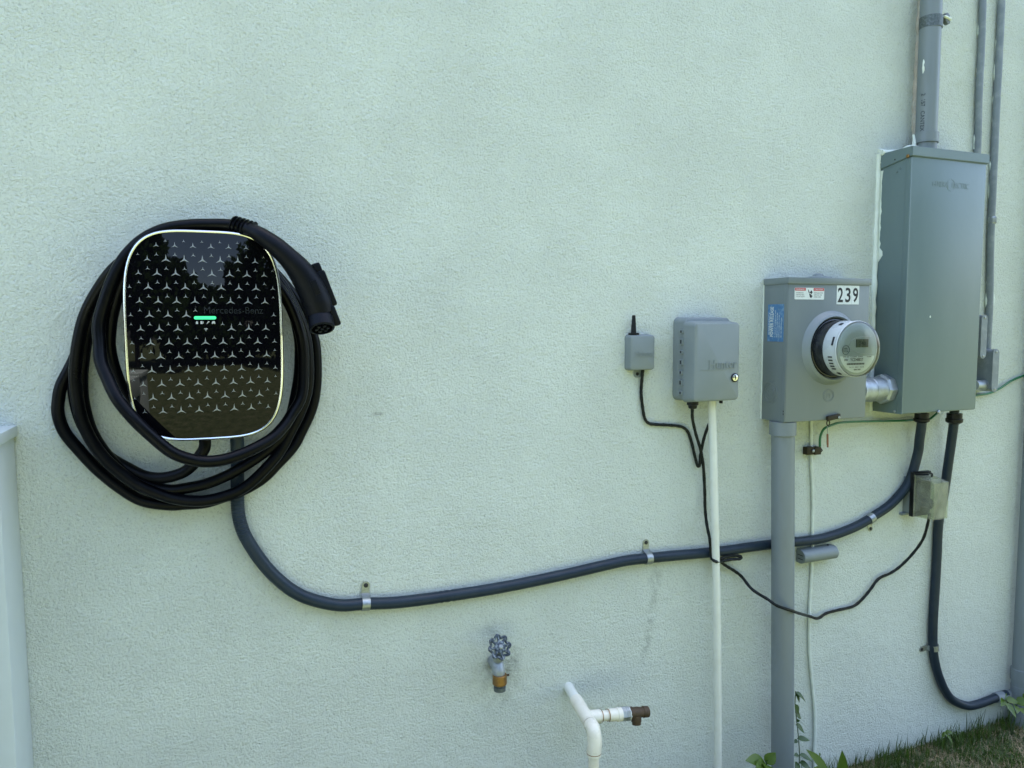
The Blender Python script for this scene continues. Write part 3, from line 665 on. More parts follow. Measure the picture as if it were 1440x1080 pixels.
# swoosh line and round certification mark on the face
b = tube([Vector((MC.x+x, FY-.0002, MC.z+z)) for x, z in [(-.03, .012), (-.026, .022), (-.012, .030), (.012, .0335), (.045, .034)]], .0008, 6)
tube(smooth_path([Vector((MC.x+x, FY-.0002, MC.z+z)) for x, z in [(-.034, -.002), (-.012, -.007), (.010, -.0125), (.035, -.0145), (.060, -.013)]], 5), .0007, 6, bm=b)
obj('face_line', b, M['meter_white'], mt)
b = tube([Vector((MC.x-.043+.0125*math.cos(2*math.pi*i/28), FY-.0003, MC.z-.002+.0125*math.sin(2*math.pi*i/28))) for i in range(29)], .0006, 5, cap=False)
text_bm('ETL', .016, .011, fpt(-.051, -.0075), .0002, bm=b)
obj('round_mark', b, M['inkgrey'], mt)
# vents and index slots around the shell (angles measured from +x towards +z)
def shell_slot(ang, dep, da, dl):
    r = .0776; pts__ = []
    for s, l in ((-1, 0), (1, 0), (1, 1), (-1, 1)):
        a_ = R(ang+s*da); pts__.append(MC+Vector((r*math.cos(a_), -(dep+l*dl), r*math.sin(a_))))
    obj('vent_slot', prism(pts__, Vector((math.cos(R(ang)), 0, math.sin(R(ang))))*.0014), M['hole'], shell)
for k in range(5): shell_slot(196+7.2*k, .0655-.001*k, 1.3, .014)
shell_slot(163, .078, 9, .006); shell_slot(118, .066, 4, .010); shell_slot(241, .066, 4, .010)

# big pipe under the meter box
bx = P(1101, 760, .063).x
bp_ = thing('meter_riser_pipe', (bx, -.063, 0), 'thick grey plastic pipe rising from the ground into the meter box', 'pipe')
q0, q1 = P(1100.3, 1085, .063), P(1101, 592, .063); q0 = q1+(q0-q1)*1.15; 
obj('pipe', tube([q0, q1], .0325, 40), M['pvc_grey'], bp_)
zt, zc = MZ0, P(1101, 611, .063).z
obj('collar', lathe((q1.x, -.063, zc), (0, 0, 1), [(-.001, .033), (0, .0375), (zt-zc-.0005, .0375)], 40), M['pvc_grey'], bp_)

# nipple between meter box and panel
PX0, PX1, PD = 1.9141, 2.2327, .1142; PZ0, PZ1 = CAMH-.2789, CAMH+.5138
nz_ = P(1238, 547, .055).z
np_ = thing('steel_nipple', ((MX1+PX0)/2, -.055, nz_-.04), 'shiny steel nipple joining the meter box to the tall panel', 'pipe fitting')
obj('tube', lathe((MX1+.0005, -.055, nz_), (1, 0, 0), [(0, .037), (PX0-MX1-.001, .037)], 36), M['galv'], np_)
obj('seam', lathe((MX1+.055, -.055, nz_), (1, 0, 0), [(0, .0374), (.002, .0385), (.006, .0385), (.008, .0374)], 36), M['galv'], np_)
b = lathe((PX0-.030, -.055, nz_), (1, 0, 0), [(0, .040), (.006, .046), (.022, .046), (.0295, .044)], 8)
obj('locknut', b, M['galv'], np_, smooth=20)
obj('bushing', lathe((MX1+.0005, -.055, nz_), (1, 0, 0), [(0, .045), (.010, .045), (.014, .039)], 24), M['galv'], np_)

# ------------------------------------------------------------------ tall breaker panel
pn = thing('breaker_panel', ((PX0+PX1)/2, 0, PZ0), 'tall teal-grey steel breaker panel with embossed lettering and a sloped cap', 'panel')
obj('shell', box(PX0, PX1, -PD+.005, -.0005, PZ0, PZ1-.006, .0015), M['panel'], pn)
obj('front_cover', box(PX0+.0035, PX1-.002, -PD, -PD+.0045, PZ0+.003, PZ1-.022, .0015), M['panel'], pn)
obj('corner_flange', box(PX0-.0015, PX0+.0035, -PD-.0002, -PD+.018, PZ0+.001, PZ1-.030, .0008), M['panel'], pn)
b = prism([(PX0-.004, -PD-.005, PZ1-.026), (PX0-.004, -.0005, PZ1-.046), (PX0-.004, -.0005, PZ1+.001), (PX0-.004, -PD-.005, PZ1+.002)], (PX1-PX0+.008, 0, 0), bev=.0015)
obj('top_cap', b, M['panel'], pn)
q = PX(1276.8, 219.5, PX0-.004); screw(q, (-1, 0, 0), .0055, 'cap_screw', M['brass'], pn)
q = PX(1258.5, 224.5, PX0-.004); screw(q, (-1, 0, 0), .0025, 'cap_hole', M['hole'], pn, .0008)
for u, v in ((1265.5, 237), (1261.5, 241.5)): screw(PX(u, v, PX0), (-1, 0, 0), .003, 'side_rivet', M['panel'], pn, .002)
screw(P(1319.5, 579.5, PD+.001), (0, -1, 0), .006, 'latch_screw', M['zinc'], pn, .006)
screw(PX(1258, 578.5, PX0), (-1, 0, 0), .004, 'side_screw', M['zinc'], pn, .003)
a, c = P(1311, 257.5, PD), P(1362, 262, PD)
obj('embossed_lettering', text_bm('GENERAL  ELECTRIC', c.x-a.x, .0165, FRONT((a.x, -PD, a.z-.009)), .0005), M['panel'], pn)
b = tube([Vector(((a.x+c.x)/2+.017*math.cos(2*math.pi*i/28), -PD-.0001, a.z-.001+.017*math.sin(2*math.pi*i/28))) for i in range(29)], .0005, 6, cap=False)
obj('embossed_ring', b, M['panel'], pn)
def smear(X, pts_, th, name, parent, lab_=None):
    """paint lapped over the edge of a box side: ragged strip from the wall outwards; pts_ = (z, reach) pairs"""
    p_ = [Vector((X, .0, z)) for z, r_ in (pts_[0], pts_[-1])]
    poly_ = [Vector((X, -.0002, pts_[0][0]))]+[Vector((X, -r_, z)) for z, r_ in pts_]+[Vector((X, -.0002, pts_[-1][0]))]
    return obj(name, prism(poly_, (-th, 0, 0)), M['caulk'], parent, lab_)
rng = random.Random(3); pts_ = []
for k in range(61):
    z = PZ0+.005+(PZ1-.055-PZ0)*k/60; t = k/60
    r_ = .012+.010*noise.noise(Vector((z*9, 2, 0)))+.004*noise.noise(Vector((z*60, 2, 0)))
    if t < .64: r_ *= .28
    if .63 < t < .67: r_ += .010
    pts_.append((z, max(.001, r_)))
smear(PX0, pts_, .0006, 'paint_lap', pn, 'wall paint lapped raggedly over the panel edge')
b = prism([Vector((PX0-.0042, -.0002, PZ1-.05))]+[Vector((PX0-.0042, -max(.001, .006+.005*noise.noise(Vector((k*.9, 5, 1)))), PZ1-.05+.05*k/10)) for k in range(11)]+[Vector((PX0-.0042, -.0002, PZ1))], (-.0006, 0, 0))
obj('paint_lap', b, M['caulk'], pn)
for u, v, w, h in ((1307.3, 447, .004, .007), (1240, 400, .003, .016)):
    q = P(u, v, PD) if u > 1290 else None
    if q: obj('paint_fleck', xform(plate_bm(w, h, .0004, .002, FRONT((q.x, -PD-.0001, q.z))), Matrix.Identity(4)), M['caulk'], pn)

# caulk beads where boxes meet the wall belong to the wall
def bead(pts_, r, jit=.5, name='caulk_bead', m='caulk'):
    path = smooth_path([Vector(p) for p in pts_], 10)
    path = [p+Vector((.002*noise.noise(p*37), 0, .002*noise.noise(p*41+Vector((7, 0, 0))))) for p in path]
    obj(name, tube(path, lambda i, n: r*(1+jit*noise.noise(path[i]*24)), 8), M[m], house, smooth=60)
bead([(PX0-.004, -.001, PZ0), (PX0-.006, -.001, PZ0+.25), (PX0-.007, -.001, PZ0+.5), (PX0-.006, -.001, PZ1)], .008)
bead([(PX0-.006, -.001, PZ1+.004), (PX0+.06, -.001, PZ1+.010), (PX0+.13, -.001, PZ1+.006)], .010)
bead([(PX1+.004, -.001, PZ0+.3), (PX1+.005, -.001, PZ0+.5), (PX1+.005, -.001, PZ1-.02)], .008)
bead([(MX0, -.0005, MZ0), (MX0, -.0005, MZ1)], .003, .9); bead([(MX0, -.0005, MZ1+.001), (MX1, -.0005, MZ1+.001)], .003, .9)
bead([(MX1+.004, -.001, MZ0+.02), (MX1+.006, -.001, MZ0+.2), (MX1+.005, -.001, MZ1)], .010)

# service pipe above the panel
sx = P(1303, 178, .05).x; sxt = P(1309.5, 5, .05).x
sp = thing('service_pipe', (sx, -.05, PZ1), 'grey printed plastic pipe with a metal clamp rising from the panel top', 'pipe')
q0 = Vector((sx, -.05, PZ1)); q1 = P(1309.5, 5, .05); q1 = q0+(q1-q0)*1.6
obj('pipe', tube([q0, q1], .0305, 40), M['pvc_grey'], sp)
za, zb_ = P(1303, 202, .05).z, P(1303, 188, .05).z
obj('collar', lathe((sx-.001, -.05, za), (0, 0, 1), [(-.001, .031), (0, .0355), (zb_-za, .0355), (zb_-za+.001, .031)], 40), M['pvc_grey'], sp)
obj('locknut', lathe((sx, -.05, PZ1+.0005), (0, 0, 1), [(0, .036), (.008, .036), (.0085, .031)], 12), M['galv'], sp)
tdir = (q1-q0).normalized()
fr2 = frame(P(1306, 128, .0815)+Vector((-.006, 0, 0)), (0, 0, -1), (1, 0, 0))
b = text_bm('2  157   CANTEX', .112, .012, fr2, .0003, bold=.01)
for v in b.verts:                                                     # wrap the print onto the pipe
    t = (v.co.z-q0.z)/tdir.z; c = q0+tdir*t; a_ = (v.co.x-c.x)/.0309-.15
    v.co.x = c.x+.0309*math.sin(a_); v.co.y = c.y-.0309*math.cos(a_)
obj('lettering', b, M['inkgrey'], sp)
b = tube([P(1298, 84, .079)+Vector((.001*math.sin(k*2.1), -.002, -.008*k)) for k in range(6)], [.001, .003, .002, .0035, .003, .001], 6); obj('paint_fleck', b, M['caulk'], sp)
qc = P(1309, 33, .05)
cl = thing('pipe_clamp', qc, 'dark metal clamp with a paint-spattered bolt around the service pipe', 'clamp')
obj('band', lathe((qc.x, -.05, qc.z-.017), tdir, [(0, .0308), (0, .0325), (.034, .0325), (.034, .0308)], 40), M['oldsteel'], cl)
ql = P(1327, 29, .045)
obj('lug', lathe(ql+Vector((-.004, -.006, 0)), (.25, -1, .05), [(0, .0165), (.003, .0175), (.010, .0170), (.012, .013)], 18), M['oldsteel'], cl)
obj('bolt', lathe(ql+Vector((-.026, -.022, .002)), (1, .15, -.1), [(0, .003), (.012, .005), (.022, .004), (.030, .0065), (.036, .004)], 7), M['caulk'], cl, smooth=20)
bead([P(1287, 205, 0)+Vector((0, -.004, 0)), P(1286, 150, 0)+Vector((0, -.006, 0)), P(1290, 80, 0)+Vector((0, -.006, 0)), P(1294, 0, 0)+Vector((0, -.006, 0))], .013, .35, m='old_caulk')
bead([(sx-.052, -.012, PZ1+.010), (sx-.046, -.030, PZ1+.016), (sx-.040, -.048, PZ1+.012), (sx-.034, -.060, PZ1+.004)], .010, .9)
bead([(sx-.036, -.036, PZ1+.060), (sx-.038, -.040, PZ1+.040), (sx-.042, -.042, PZ1+.016)], .0055, 1.2)
bead([(PX0-.004, -.012, PZ1+.003), (PX0+.03, -.030, PZ1+.006), (sx-.06, -.050, PZ1+.005), (sx-.04, -.055, PZ1+.006)], .006, 1.0)

# two thin conduits beside the panel with their inspection bodies
def thin(pts_, r, label, grp):
    t = thing('thin_conduit', pts_[-1], label, 'conduit', grp)
    obj('tube', tube(smooth_path(pts_, 12), lambda i, n: r*(1+.05*noise.noise(Vector((i*.23, 1, r*99)))), 16), M['conduit'], t); return t
top = lambda u, v, d: P(u, v, d)
x1b = P(1375, 215, .012); t1 = thin([P(1384, -40, .012), P(1382, 0, .012), P(1380, 67, .012), P(1377, 124, .012), P(1375.5, 178, .012), P(1374.5, 216, .012), Vector((x1b.x+.002, -.016, CAMH+.02))], .0108, 'thin painted conduit vanishing behind the top corner of the panel', 'thin painted conduits')
t2 = thin([P(1411, -40, .012), P(1408.4, 0, .012), P(1405.5, 67, .012), P(1401, 155, .012), P(1398, 225, .012), P(1395.5, 279, .012), P(1393, 340, .012), P(1391.5, 428, .012), P(1388.5, 490, .012), P(1387.5, 530, .012)], .0112, 'thin painted conduit with a coupling running free of the panel', 'thin painted conduits')
q = P(1394.5, 315, .012); obj('coupling', lathe((q.x, q.y, q.z), (0, 0, 1), [(0, .0125), (.004, .0145), (.020, .0145), (.024, .0125)], 8), M['zinc'], t2, smooth=20)
for off, pp in ((-.0105, [(1408.4, 0), (1405.5, 67), (1401, 155), (1398, 225), (1395.5, 279)]), (-.0100, [(1382, 0), (1380, 67), (1377, 124), (1375.5, 178), (1374.5, 210)]), (.0100, [(1395.5, 279), (1393, 340), (1391.5, 428)]), (-.0095, [(1393, 330), (1392, 380), (1391, 440)])):
    bead([P(u, v, .007)+Vector((off, 0, 0)) for u, v in pp], .0045, 1.3)
def cbody(u0, u1, v0, v1, dep, label, side):
    a, c = P(u0, v1, dep), P(u1, v0, dep); w = c.x-a.x
    th = thing('junction_fitting', (a.x, -dep/2, a.z), label, 'conduit fitting', 'grey conduit fittings')
    pts_ = [(x, -.0005, z) for x, z in rrect(a.x, c.x, a.z, c.z, w*.42, 6)]
    obj('body', prism(pts_, (0, -(dep-.004), 0), bev=.0015), M['conduit'], th)
    obj('cover', prism([(x, -(dep-.0038), z) for x, z in rrect(a.x-.001, c.x+.001, a.z-.001, c.z+.001, w*.46, 6)], (0, -.0038, 0), bev=.001), M['conduit'], th)
    for z in (a.z+w*.30, c.z-w*.30): screw(((a.x+c.x)/2, -dep, z), (0, -1, 0), .0042, 'cover_screw', M['zinc'], th, .0025)
    return th
cbody(1378.5, 1389, 443, 504, .052, 'rounded grey conduit fitting squeezed against the panel side', 1)
cb = cbody(1394.5, 1405.5, 491, 551, .058, 'rounded grey conduit fitting at the end of the free thin conduit', 1)
q = P(1385, 541, .030)
obj('hub', lathe((q.x-.05, -.030, q.z), (1, 0, 0), [(0, .017), (.05, .017)], 16), M['galv'], cb)
obj('hub_nut', lathe((PX1+.002, -.030, q.z), (1, 0, 0), [(0, .024), (.012, .024)], 8), M['galv'], cb, smooth=20)

# green earth wire, clamp, bonding block
gw = [(1153, 628, .024), (1153, 618, .024), (1154.5, 611, .026), (1158, 604, .03), (1163.5, 600, .032), (1171, 597, .03), (1180, 594.5, .028), (1200, 593, .02), (1244, 592, .012), (1270, 591.5, .012), (1287, 590.5, .012), (1305, 590, .012), (1313, 585, .012), (1325, 575, .01), (1345, 562, .008), (1372, 556, .007), (1391, 553, .007), (1407, 545.5, .007), (1422, 535.5, .007), (1440, 528, .007), (1465, 520, .007)]
g_ = obj('earth_wire', tube(smooth_path([P(*c) for c in gw], 6), .0036, 8), M['green'], origin=P(1200, 593, .02))
tag(g_, 'thin green earth wire looping under both steel boxes', 'wire')
ec = P(1144, 633.5, .016)
gc = thing('earth_clamp', ec, 'small brown metal clamp where the green wire ends', 'clamp')
a, c = P(1134.5, 640, .018), P(1153.5, 627.5, .018); xm = (a.x+c.x)/2
obj('jaw', box(a.x, xm+.001, -.020, -.001, a.z, c.z, .002), M['iron'], gc); obj('jaw', box(xm+.0015, c.x, -.023, -.001, a.z-.001, c.z-.0015, .002), M['iron'], gc)
obj('bolt', lathe((xm-.005, -.020, (a.z+c.z)/2), (0, -1, 0), [(0, .005), (.004, .005), (.005, .003)], 6), M['zinc'], gc, smooth=20)
q = P(1157, 633, .014); obj('lug', tube([Vector((c.x-.002, -.012, q.z+.003)), Vector((c.x+.010, -.012, q.z+.004)), Vector((c.x+.014, -.012, q.z-.001)), Vector((c.x+.009, -.012, q.z-.005)), Vector((c.x-.002, -.012, q.z-.005))], .002, 8), M['iron'], gc)
w_ = obj('painted_wire', tube(smooth_path([P(*c) for c in [(1141, 590, .006), (1141, 640, .006), (1143, 700, .005), (1142.5, 745, .005), (1142, 793, .005), (1138.5, 853, .005), (1138, 900, .005), (1139, 925, .005), (1142, 960, .005), (1145.5, 996, .005), (1146, 1030, .005), (1145, 1060, .005), (1145, 1100, .005)]], 6), lambda i, n: .0048*(1+.08*noise.noise(Vector((i*.4, 0, 0)))), 10), M['caulk'], origin=P(1145, 1054, .005))
tag(w_, 'wall-coloured wire running down the stucco beside the thick grey pipe', 'wire')
xa, xb = P(1126, 780, .02).x, P(1173.5, 775, .02).x; zc_ = P(1150, 779.5, .02).z; h_ = .021
bb = thing('bonding_block', ((xa+xb)/2, 0, zc_-h_), 'grey half-round bonding block behind the thick grey pipe', 'bonding block')
prof_ = [(0, -h_), (.016, -h_)]+[(.016+.022*math.cos(R(-90+180*k/12)), h_*math.sin(R(-90+180*k/12))) for k in range(1, 12)]+[(.016, h_), (0, h_)]
obj('cover', prism([(xa, -y-.001, zc_+z) for y, z in prof_], (xb-xa, 0, 0), bev=.001), M['plastic'], bb, smooth=40)
for k in (0, 1): obj('slot', box(xa-.0006, xa+.0004, -.030, -.008, zc_-.008+.012*k, zc_-.0055+.012*k, 0), M['hole'], bb)
screw((xb-.02, -.012, zc_+h_), (0, 0, 1), .003, 'top_screw', M['hole'], bb)

# ------------------------------------------------------------------ irrigation controller and its wireless receiver
def soft_box(x0, x1, d0, d1, z0, z1, r, draft=.004, lip=.004):
    """moulded plastic box standing off the wall: rounded corners, drafted sides, softened front edge"""
    b = bmesh.new(); rings = []
    for d, k in ((d0, 0), (d1-lip, draft), (d1-lip*.3, draft+lip*.35), (d1, draft+lip)):
        rings.append([b.verts.new((x, -d, z)) for x, z in rrect(x0+k, x1-k, z0+k, z1-k, max(.001, r-k*.5), 6)])
    n = len(rings[0])
    for i in range(len(rings)-1):
        for k in range(n): b.faces.new((rings[i][k], rings[i][(k+1) % n], rings[i+1][(k+1) % n], rings[i+1][k]))
    b.faces.new(rings[-1]); b.faces.new(rings[0][::-1]); return b
IX0, IX1, ID = 1.171, 1.330, .094
IZ1, IZ0 = P(974, 451, ID).z, P(974, 568.5, ID).z
ic = thing('irrigation_controller', ((IX0+IX1)/2, 0, IZ0), 'grey plastic irrigation controller with hinged door and round lock', 'controller')
obj('back_box', soft_box(IX0+.002, IX1-.002, 0.0005, .052, IZ0+.002, IZ1+.010, .016, .002, .004), M['plastic'], ic)
door = obj('door', soft_box(IX0+.001, IX1+.001, .0485, ID, IZ0, IZ1, .014, .005, .006), M['plastic'], ic)
zr = IZ1-IZ0
for k in range(7):
    zc = IZ0+zr*(.12+.125*k); hh = .010 if k % 2 == 0 else .016
    hg = obj('hinge', box(IX0-.004, IX0+.006, -.052, -.036, zc-hh/2, zc+hh/2, .0012), M['plastic'], ic)
    obj('slot', box(IX0-.0046, IX0-.0036, -.049, -.043, zc-hh*.3, zc+hh*.3, 0), M['hole'], hg)
a, c = P(997, 519, ID), P(1036, 516, ID)
b = text_bm('Hunter', c.x-a.x, .024, FRONT((a.x, -ID, a.z)), .0018, bold=.004)
q = P(985, 518.5, ID); plate_bm(.085, .0022, .0009, .0005, FRONT((q.x, -ID, a.z-.0035)), b)
obj('embossed_lettering', b, M['plastic'], door)
lk = P(1033, 531, ID)
lock = obj('lock', lathe((lk.x, -ID+.001, lk.z), (0, -1, 0), [(0, .0120), (.003, .0120), (.004, .0100), (.0025, .0095)], 28), M['black'], door)
obj('lock_core', lathe((lk.x, -ID-.0005, lk.z), (0, -1, 0), [(0, .0090), (.003, .0090), (.0035, .0080)], 28), M['chrome'], lock)
obj('keyway', box(lk.x-.0012, lk.x+.0012, -ID-.0045, -ID-.0032, lk.z-.005, lk.z+.005, 0), M['hole'], lock)
g0 = P(974, 571, .055)
obj('cord_gland', lathe((g0.x, g0.y, IZ0+.004), (0, 0, -1), [(0, .016), (.010, .016), (.012, .013), (.020, .011), (.022, .006)], 16), M['black'], ic)
obj('bottom_nib', box(IX1-.03, IX1-.024, -.05, -.04, IZ0-.008, IZ0+.004, .001), M['black'], ic)

RX0, RX1, RD = 1.019, 1.099, .028
RZ1, RZ0 = P(900, 470.5, RD).z, P(900, 521.5, RD).z
rs = thing('rain_sensor_receiver', ((RX0+RX1)/2, 0, RZ0), 'small square grey receiver with a black stub antenna', 'receiver')
obj('case', soft_box(RX0, RX1, .0005, RD, RZ0, RZ1, .009, .002, .004), M['plastic'], rs)
a, c = P(893, 501, RD), P(919.5, 500, RD)
b = text_bm('Hunter', c.x-a.x, .013, FRONT((a.x, -RD, a.z)), .0014)
plate_bm((c.x-a.x)*1.05, .0014, .0007, .0003, FRONT((a.x-.003, -RD, a.z-.0025)), b)
obj('embossed_lettering', b, M['plastic'], rs)
q = P(891, 470, .015)
obj('antenna', lathe((q.x, -.015, RZ1-.002), (0, 0, 1), [(0, .0095), (.006, .0095), (.007, .0075), (.052, .0048), (.054, .0030)], 16), M['black'], rs)
obj('antenna_base', box(q.x-.012, q.x+.014, -.022, -.006, RZ1-.001, RZ1+.005, .002), M['black'], rs)
q = P(897, 524, .006)
tb = obj('mount_tab', prism([(x, -.0005, z) for x, z in rrect(q.x-.010, q.x+.012, RZ0-.020, RZ0+.004, .008, 5)], (0, -.004, 0)), M['plastic'], rs)
screw((q.x-.001, -.0045, RZ0-.010), (0, -1, 0), .0045, 'tab_screw', M['black'], tb)

def cord(name, pts_, r, label, cat, seg=8, smooth_n=6, m='cord'):
    path = smooth_path([P(*c) for c in pts_], smooth_n)
    o = obj(name, tube(path, lambda i, n: r*(1+.07*math.sin(i*1.7)), seg), M[m], origin=P(*pts_[0])); return tag(o, label, cat, 'thin black cords')
cord('signal_cord', [(904, 520, .012), (903, 530, .010), (901.8, 545, .006), (901.8, 556, .006), (904, 575, .006), (907, 589, .006), (913, 595.5, .006), (924, 597, .006), (942, 598, .006), (958, 600, .006), (967, 607, .006), (972.5, 622, .007), (977, 641, .010), (981, 655, .012), (984, 653, .014), (985, 640, .016), (989, 620, .020), (994, 604, .025), (1000, 590, .028)], .0044, 'black cord hanging from the small receiver and looping to the white pipe', 'cord')
cord('power_cord', [(973.5, 574, .055), (974, 590, .045), (979, 612, .03), (985, 632, .022), (989, 655, .016), (991, 690, .010), (991.5, 715, .012), (994, 738, .022), (998, 758, .033), (999.5, 775, .036), (1001, 785, .040), (1006, 789.5, .055), (1011, 789.8, .045), (1016, 789, .030), (1030, 786.5, .03), (1040, 786, .03), (1042, 783, .030), (1036, 781.5, .03), (1022, 783, .03), (1013, 786.5, .032), (1016, 792, .025), (1024, 797.5, .016), (1033, 803, .012), (1043, 811, .016), (1058, 829, .04), (1080, 843, .085), (1093, 852, .103), (1112, 858.5, .104), (1125, 863, .07), (1138, 866.5, .025), (1150, 869.5, .014), (1162, 862.5, .010), (1178, 858, .010), (1200, 852.5, .010), (1213, 842, .010), (1224, 829, .010), (1235.5, 814, .010), (1253, 805.5, .012), (1267, 795.5, .016), (1284, 778, .028), (1298, 758, .045), (1305, 735, .062), (1307, 722, .066)], .0045, 'black power cord sagging from the irrigation controller to the outlet cover', 'cord')
tie = P(1007, 788, .05)
wx = [P(1001, 560, .045), P(1001.3, 575, .045), P(1005, 720, .045), P(1008, 860, .045), P(1009, 960, .045), P(1009.5, 1050, .045), P(1010, 1110, .045)]
wp = thing('white_pipe', wx[-1], 'slim white plastic pipe dropping from the irrigation controller', 'pipe')
obj('pipe', tube(smooth_path(wx, 6), .0112, 24), M['pvc_white'], wp)
q = P(1005.5, 787, .045)
tt = obj('cable_tie', tube([q+Vector((.0122*math.cos(2*math.pi*i/24), .0122*math.sin(2*math.pi*i/24), -.004*math.cos(2*math.pi*i/24)-.003)) for i in range(25)], .0013, 6, cap=False), M['black'], origin=q)
tag(tt, 'thin black tie holding the power cord to the white pipe', 'cable tie')

# ------------------------------------------------------------------ outlet with a clear in-use cover
OX0, OX1 = 2.063, 2.124
oz1, oz0 = PX(1308, 676, OX0).z, PX(1308, 732.5, OX0).z
ob = thing('outlet_box', ((OX0+OX1)/2, 0, oz0), 'outdoor outlet under a hazy clear bubble cover', 'outlet')
obj('back_box', box(OX0+.002, OX1+.010, -.030, -.0005, oz0+.004, oz1-.004, .003), M['plastic'], ob)
obj('gasket_plate', box(OX0-.004, OX1+.012, -.044, -.0302, oz0-.002, oz1+.016, .002), M['black'], ob)
obj('base_lip', box(OX0-.012, OX1, -.014, -.0006, oz0-.004, oz0+.003, .001), M['plastic'], ob)
obj('receptacle', box(OX0+.010, OX1-.004, -.058, -.0442, oz0+.015, oz1-.012, .003), M['black'], ob)
obj('plug', lathe(((OX0+OX1)/2, -.058, oz0+.045), (0, -1, 0), [(0, .016), (.022, .016), (.028, .010)], 16), M['black'], ob)
def shell_box(x0, x1, d0, d1, z0, z1, th_, slope):
    b = bmesh.new()
    def ring(k, dd): return [(x0+k, -d0+.0, z0+k), (x1-k, -d0, z0+k), (x1-k, -(d1-dd), z0+k+.004), (x0+k, -(d1-dd), z0+k+.004), (x0+k, -d0, z1-k+slope), (x1-k, -d0, z1-k+slope), (x1-k, -(d1-dd), z1-k), (x0+k, -(d1-dd), z1-k)]
    for k, dd, flip in ((0, 0, False), (th_, th_, True)):
        v = [b.verts.new(p) for p in ring(k, dd)]
        for f_ in ((0, 1, 2, 3), (7, 6, 5, 4), (3, 2, 6, 7), (0, 3, 7, 4), (1, 5, 6, 2)): b.faces.new([v[i] for i in (f_[::-1] if flip else f_)])
    return b
cv = obj('clear_cover', shell_box(OX0, OX1+.002, .0445, .115, oz0, oz1-.006, .0022, .014), M['clear'], ob, smooth=0)
obj('cover_rim', tube([Vector((x, -.0465, z)) for x, z in ((OX0-.001, oz0), (OX0-.001, oz1+.008))], .0028, 8), M['clear'], cv)
obj('cover_edge', tube([Vector((OX0, -.1145, oz0+.006)), Vector((OX0, -.1145, oz1-.008))], .0018, 8), M['clear'], cv)
zt = oz1+.016
b = tube(smooth_path([Vector((OX0-.002, -.040, zt)), Vector((OX0+.004, -.060, zt+.003)), Vector((OX0+.012, -.080, zt+.006)), Vector((OX0+.028, -.082, zt+.001)), Vector((OX0+.034, -.078, zt-.010))], 5), .0028, 8)
tube(smooth_path([Vector((OX0-.002, -.034, zt-.004)), Vector((OX0+.012, -.052, zt-.006)), Vector((OX0+.03, -.070, zt-.004))], 4), .0028, 8, bm=b)
obj('hinge_wire', b, M['black'], ob)

# ------------------------------------------------------------------ garden tap
tp = thing('garden_tap', P(700, 935, 0), 'weathered garden tap with scalloped handwheel and brass outlet', 'tap')
wc = P(703, 910, .052); bc = P(700, 938, .030)
wax = Vector((.10, -.86, .46)).normalized()
rimp = []
e1 = wax.cross(Vector((0, 0, 1))).normalized(); e2 = e1.cross(wax)
for i in range(97):
    a_ = 2*math.pi*i/96; r_ = .0265+.0034*math.cos(8*a_); rimp.append(wc+(e1*math.cos(a_)+e2*math.sin(a_))*r_-wax*.002*(1-math.cos(8*a_)))
wh_ = obj('handwheel', tube(rimp, .0034, 10, cap=False), M['wheel'], tp)
b = None
for k in range(8):
    a_ = 2*math.pi*k/8; dv = e1*math.cos(a_)+e2*math.sin(a_); b = tube([wc+dv*.009, wc+dv*.020+wax*.001, wc+dv*.028], [.0045, .0032, .0030], 8, bm=b)
lathe(wc-wax*.006, wax, [(0, .012), (.006, .0155), (.010, .0145), (.011, .009)], 24, bm=b)
obj('wheel_spokes', b, M['wheel'], wh_)
obj('wheel_screw', lathe(wc+wax*.004, wax, [(0, .0062), (.004, .0058), (.006, .0030)], 14), M['pewter'], wh_)
st0 = wc-wax*.004; jc = bc+Vector((-.001, .004, .006))
b = lathe(st0, (jc-st0).normalized(), [(0, .006), (.008, .0065), (.009, .0125), (.018, .0135), (.020, .0120), (.030, .0140), (.04, .0145)], 20)
obj('bonnet', b, M['pewter'], tp)
ot = P(702, 950, .038)
obj('body', tube(smooth_path([Vector((jc.x-.004, -.0005, jc.z+.002)), Vector((jc.x-.002, -.014, jc.z)), jc, jc+(ot-jc)*.55+Vector((0, -.003, 0)), ot], 6), lambda i, n: .0140+.0030*math.sin(i/n*math.pi), 20), M['pewter'], tp)
o1 = P(702.7, 948, .039); o2 = P(702.7, 971, .039)
H = (o1-o2).length
obj('brass_collar', lathe(o1, (o2-o1), [(0, .0170), (.001, .0182), (H*.55, .0186), (H*.60, .0170), (H*.63, .0150)], 28), M['brass'], tp)
obj('side_screw', lathe(o1+Vector((.018, -.004, -.004)), (1, -.2, 0), [(0, .003), (.006, .003)], 8), M['rust'], tp)
b = lathe(o1+(o2-o1)*.64, (o2-o1), [(0, .0128), (.003, .0128), (.004, .0155), (H*.14, .0150), (H*.20, .0158), (H*.26, .0150), (H*.34, .0155), (H*.36, .0125)], 28)
obj('hose_thread', b, M['oldsteel'], tp)

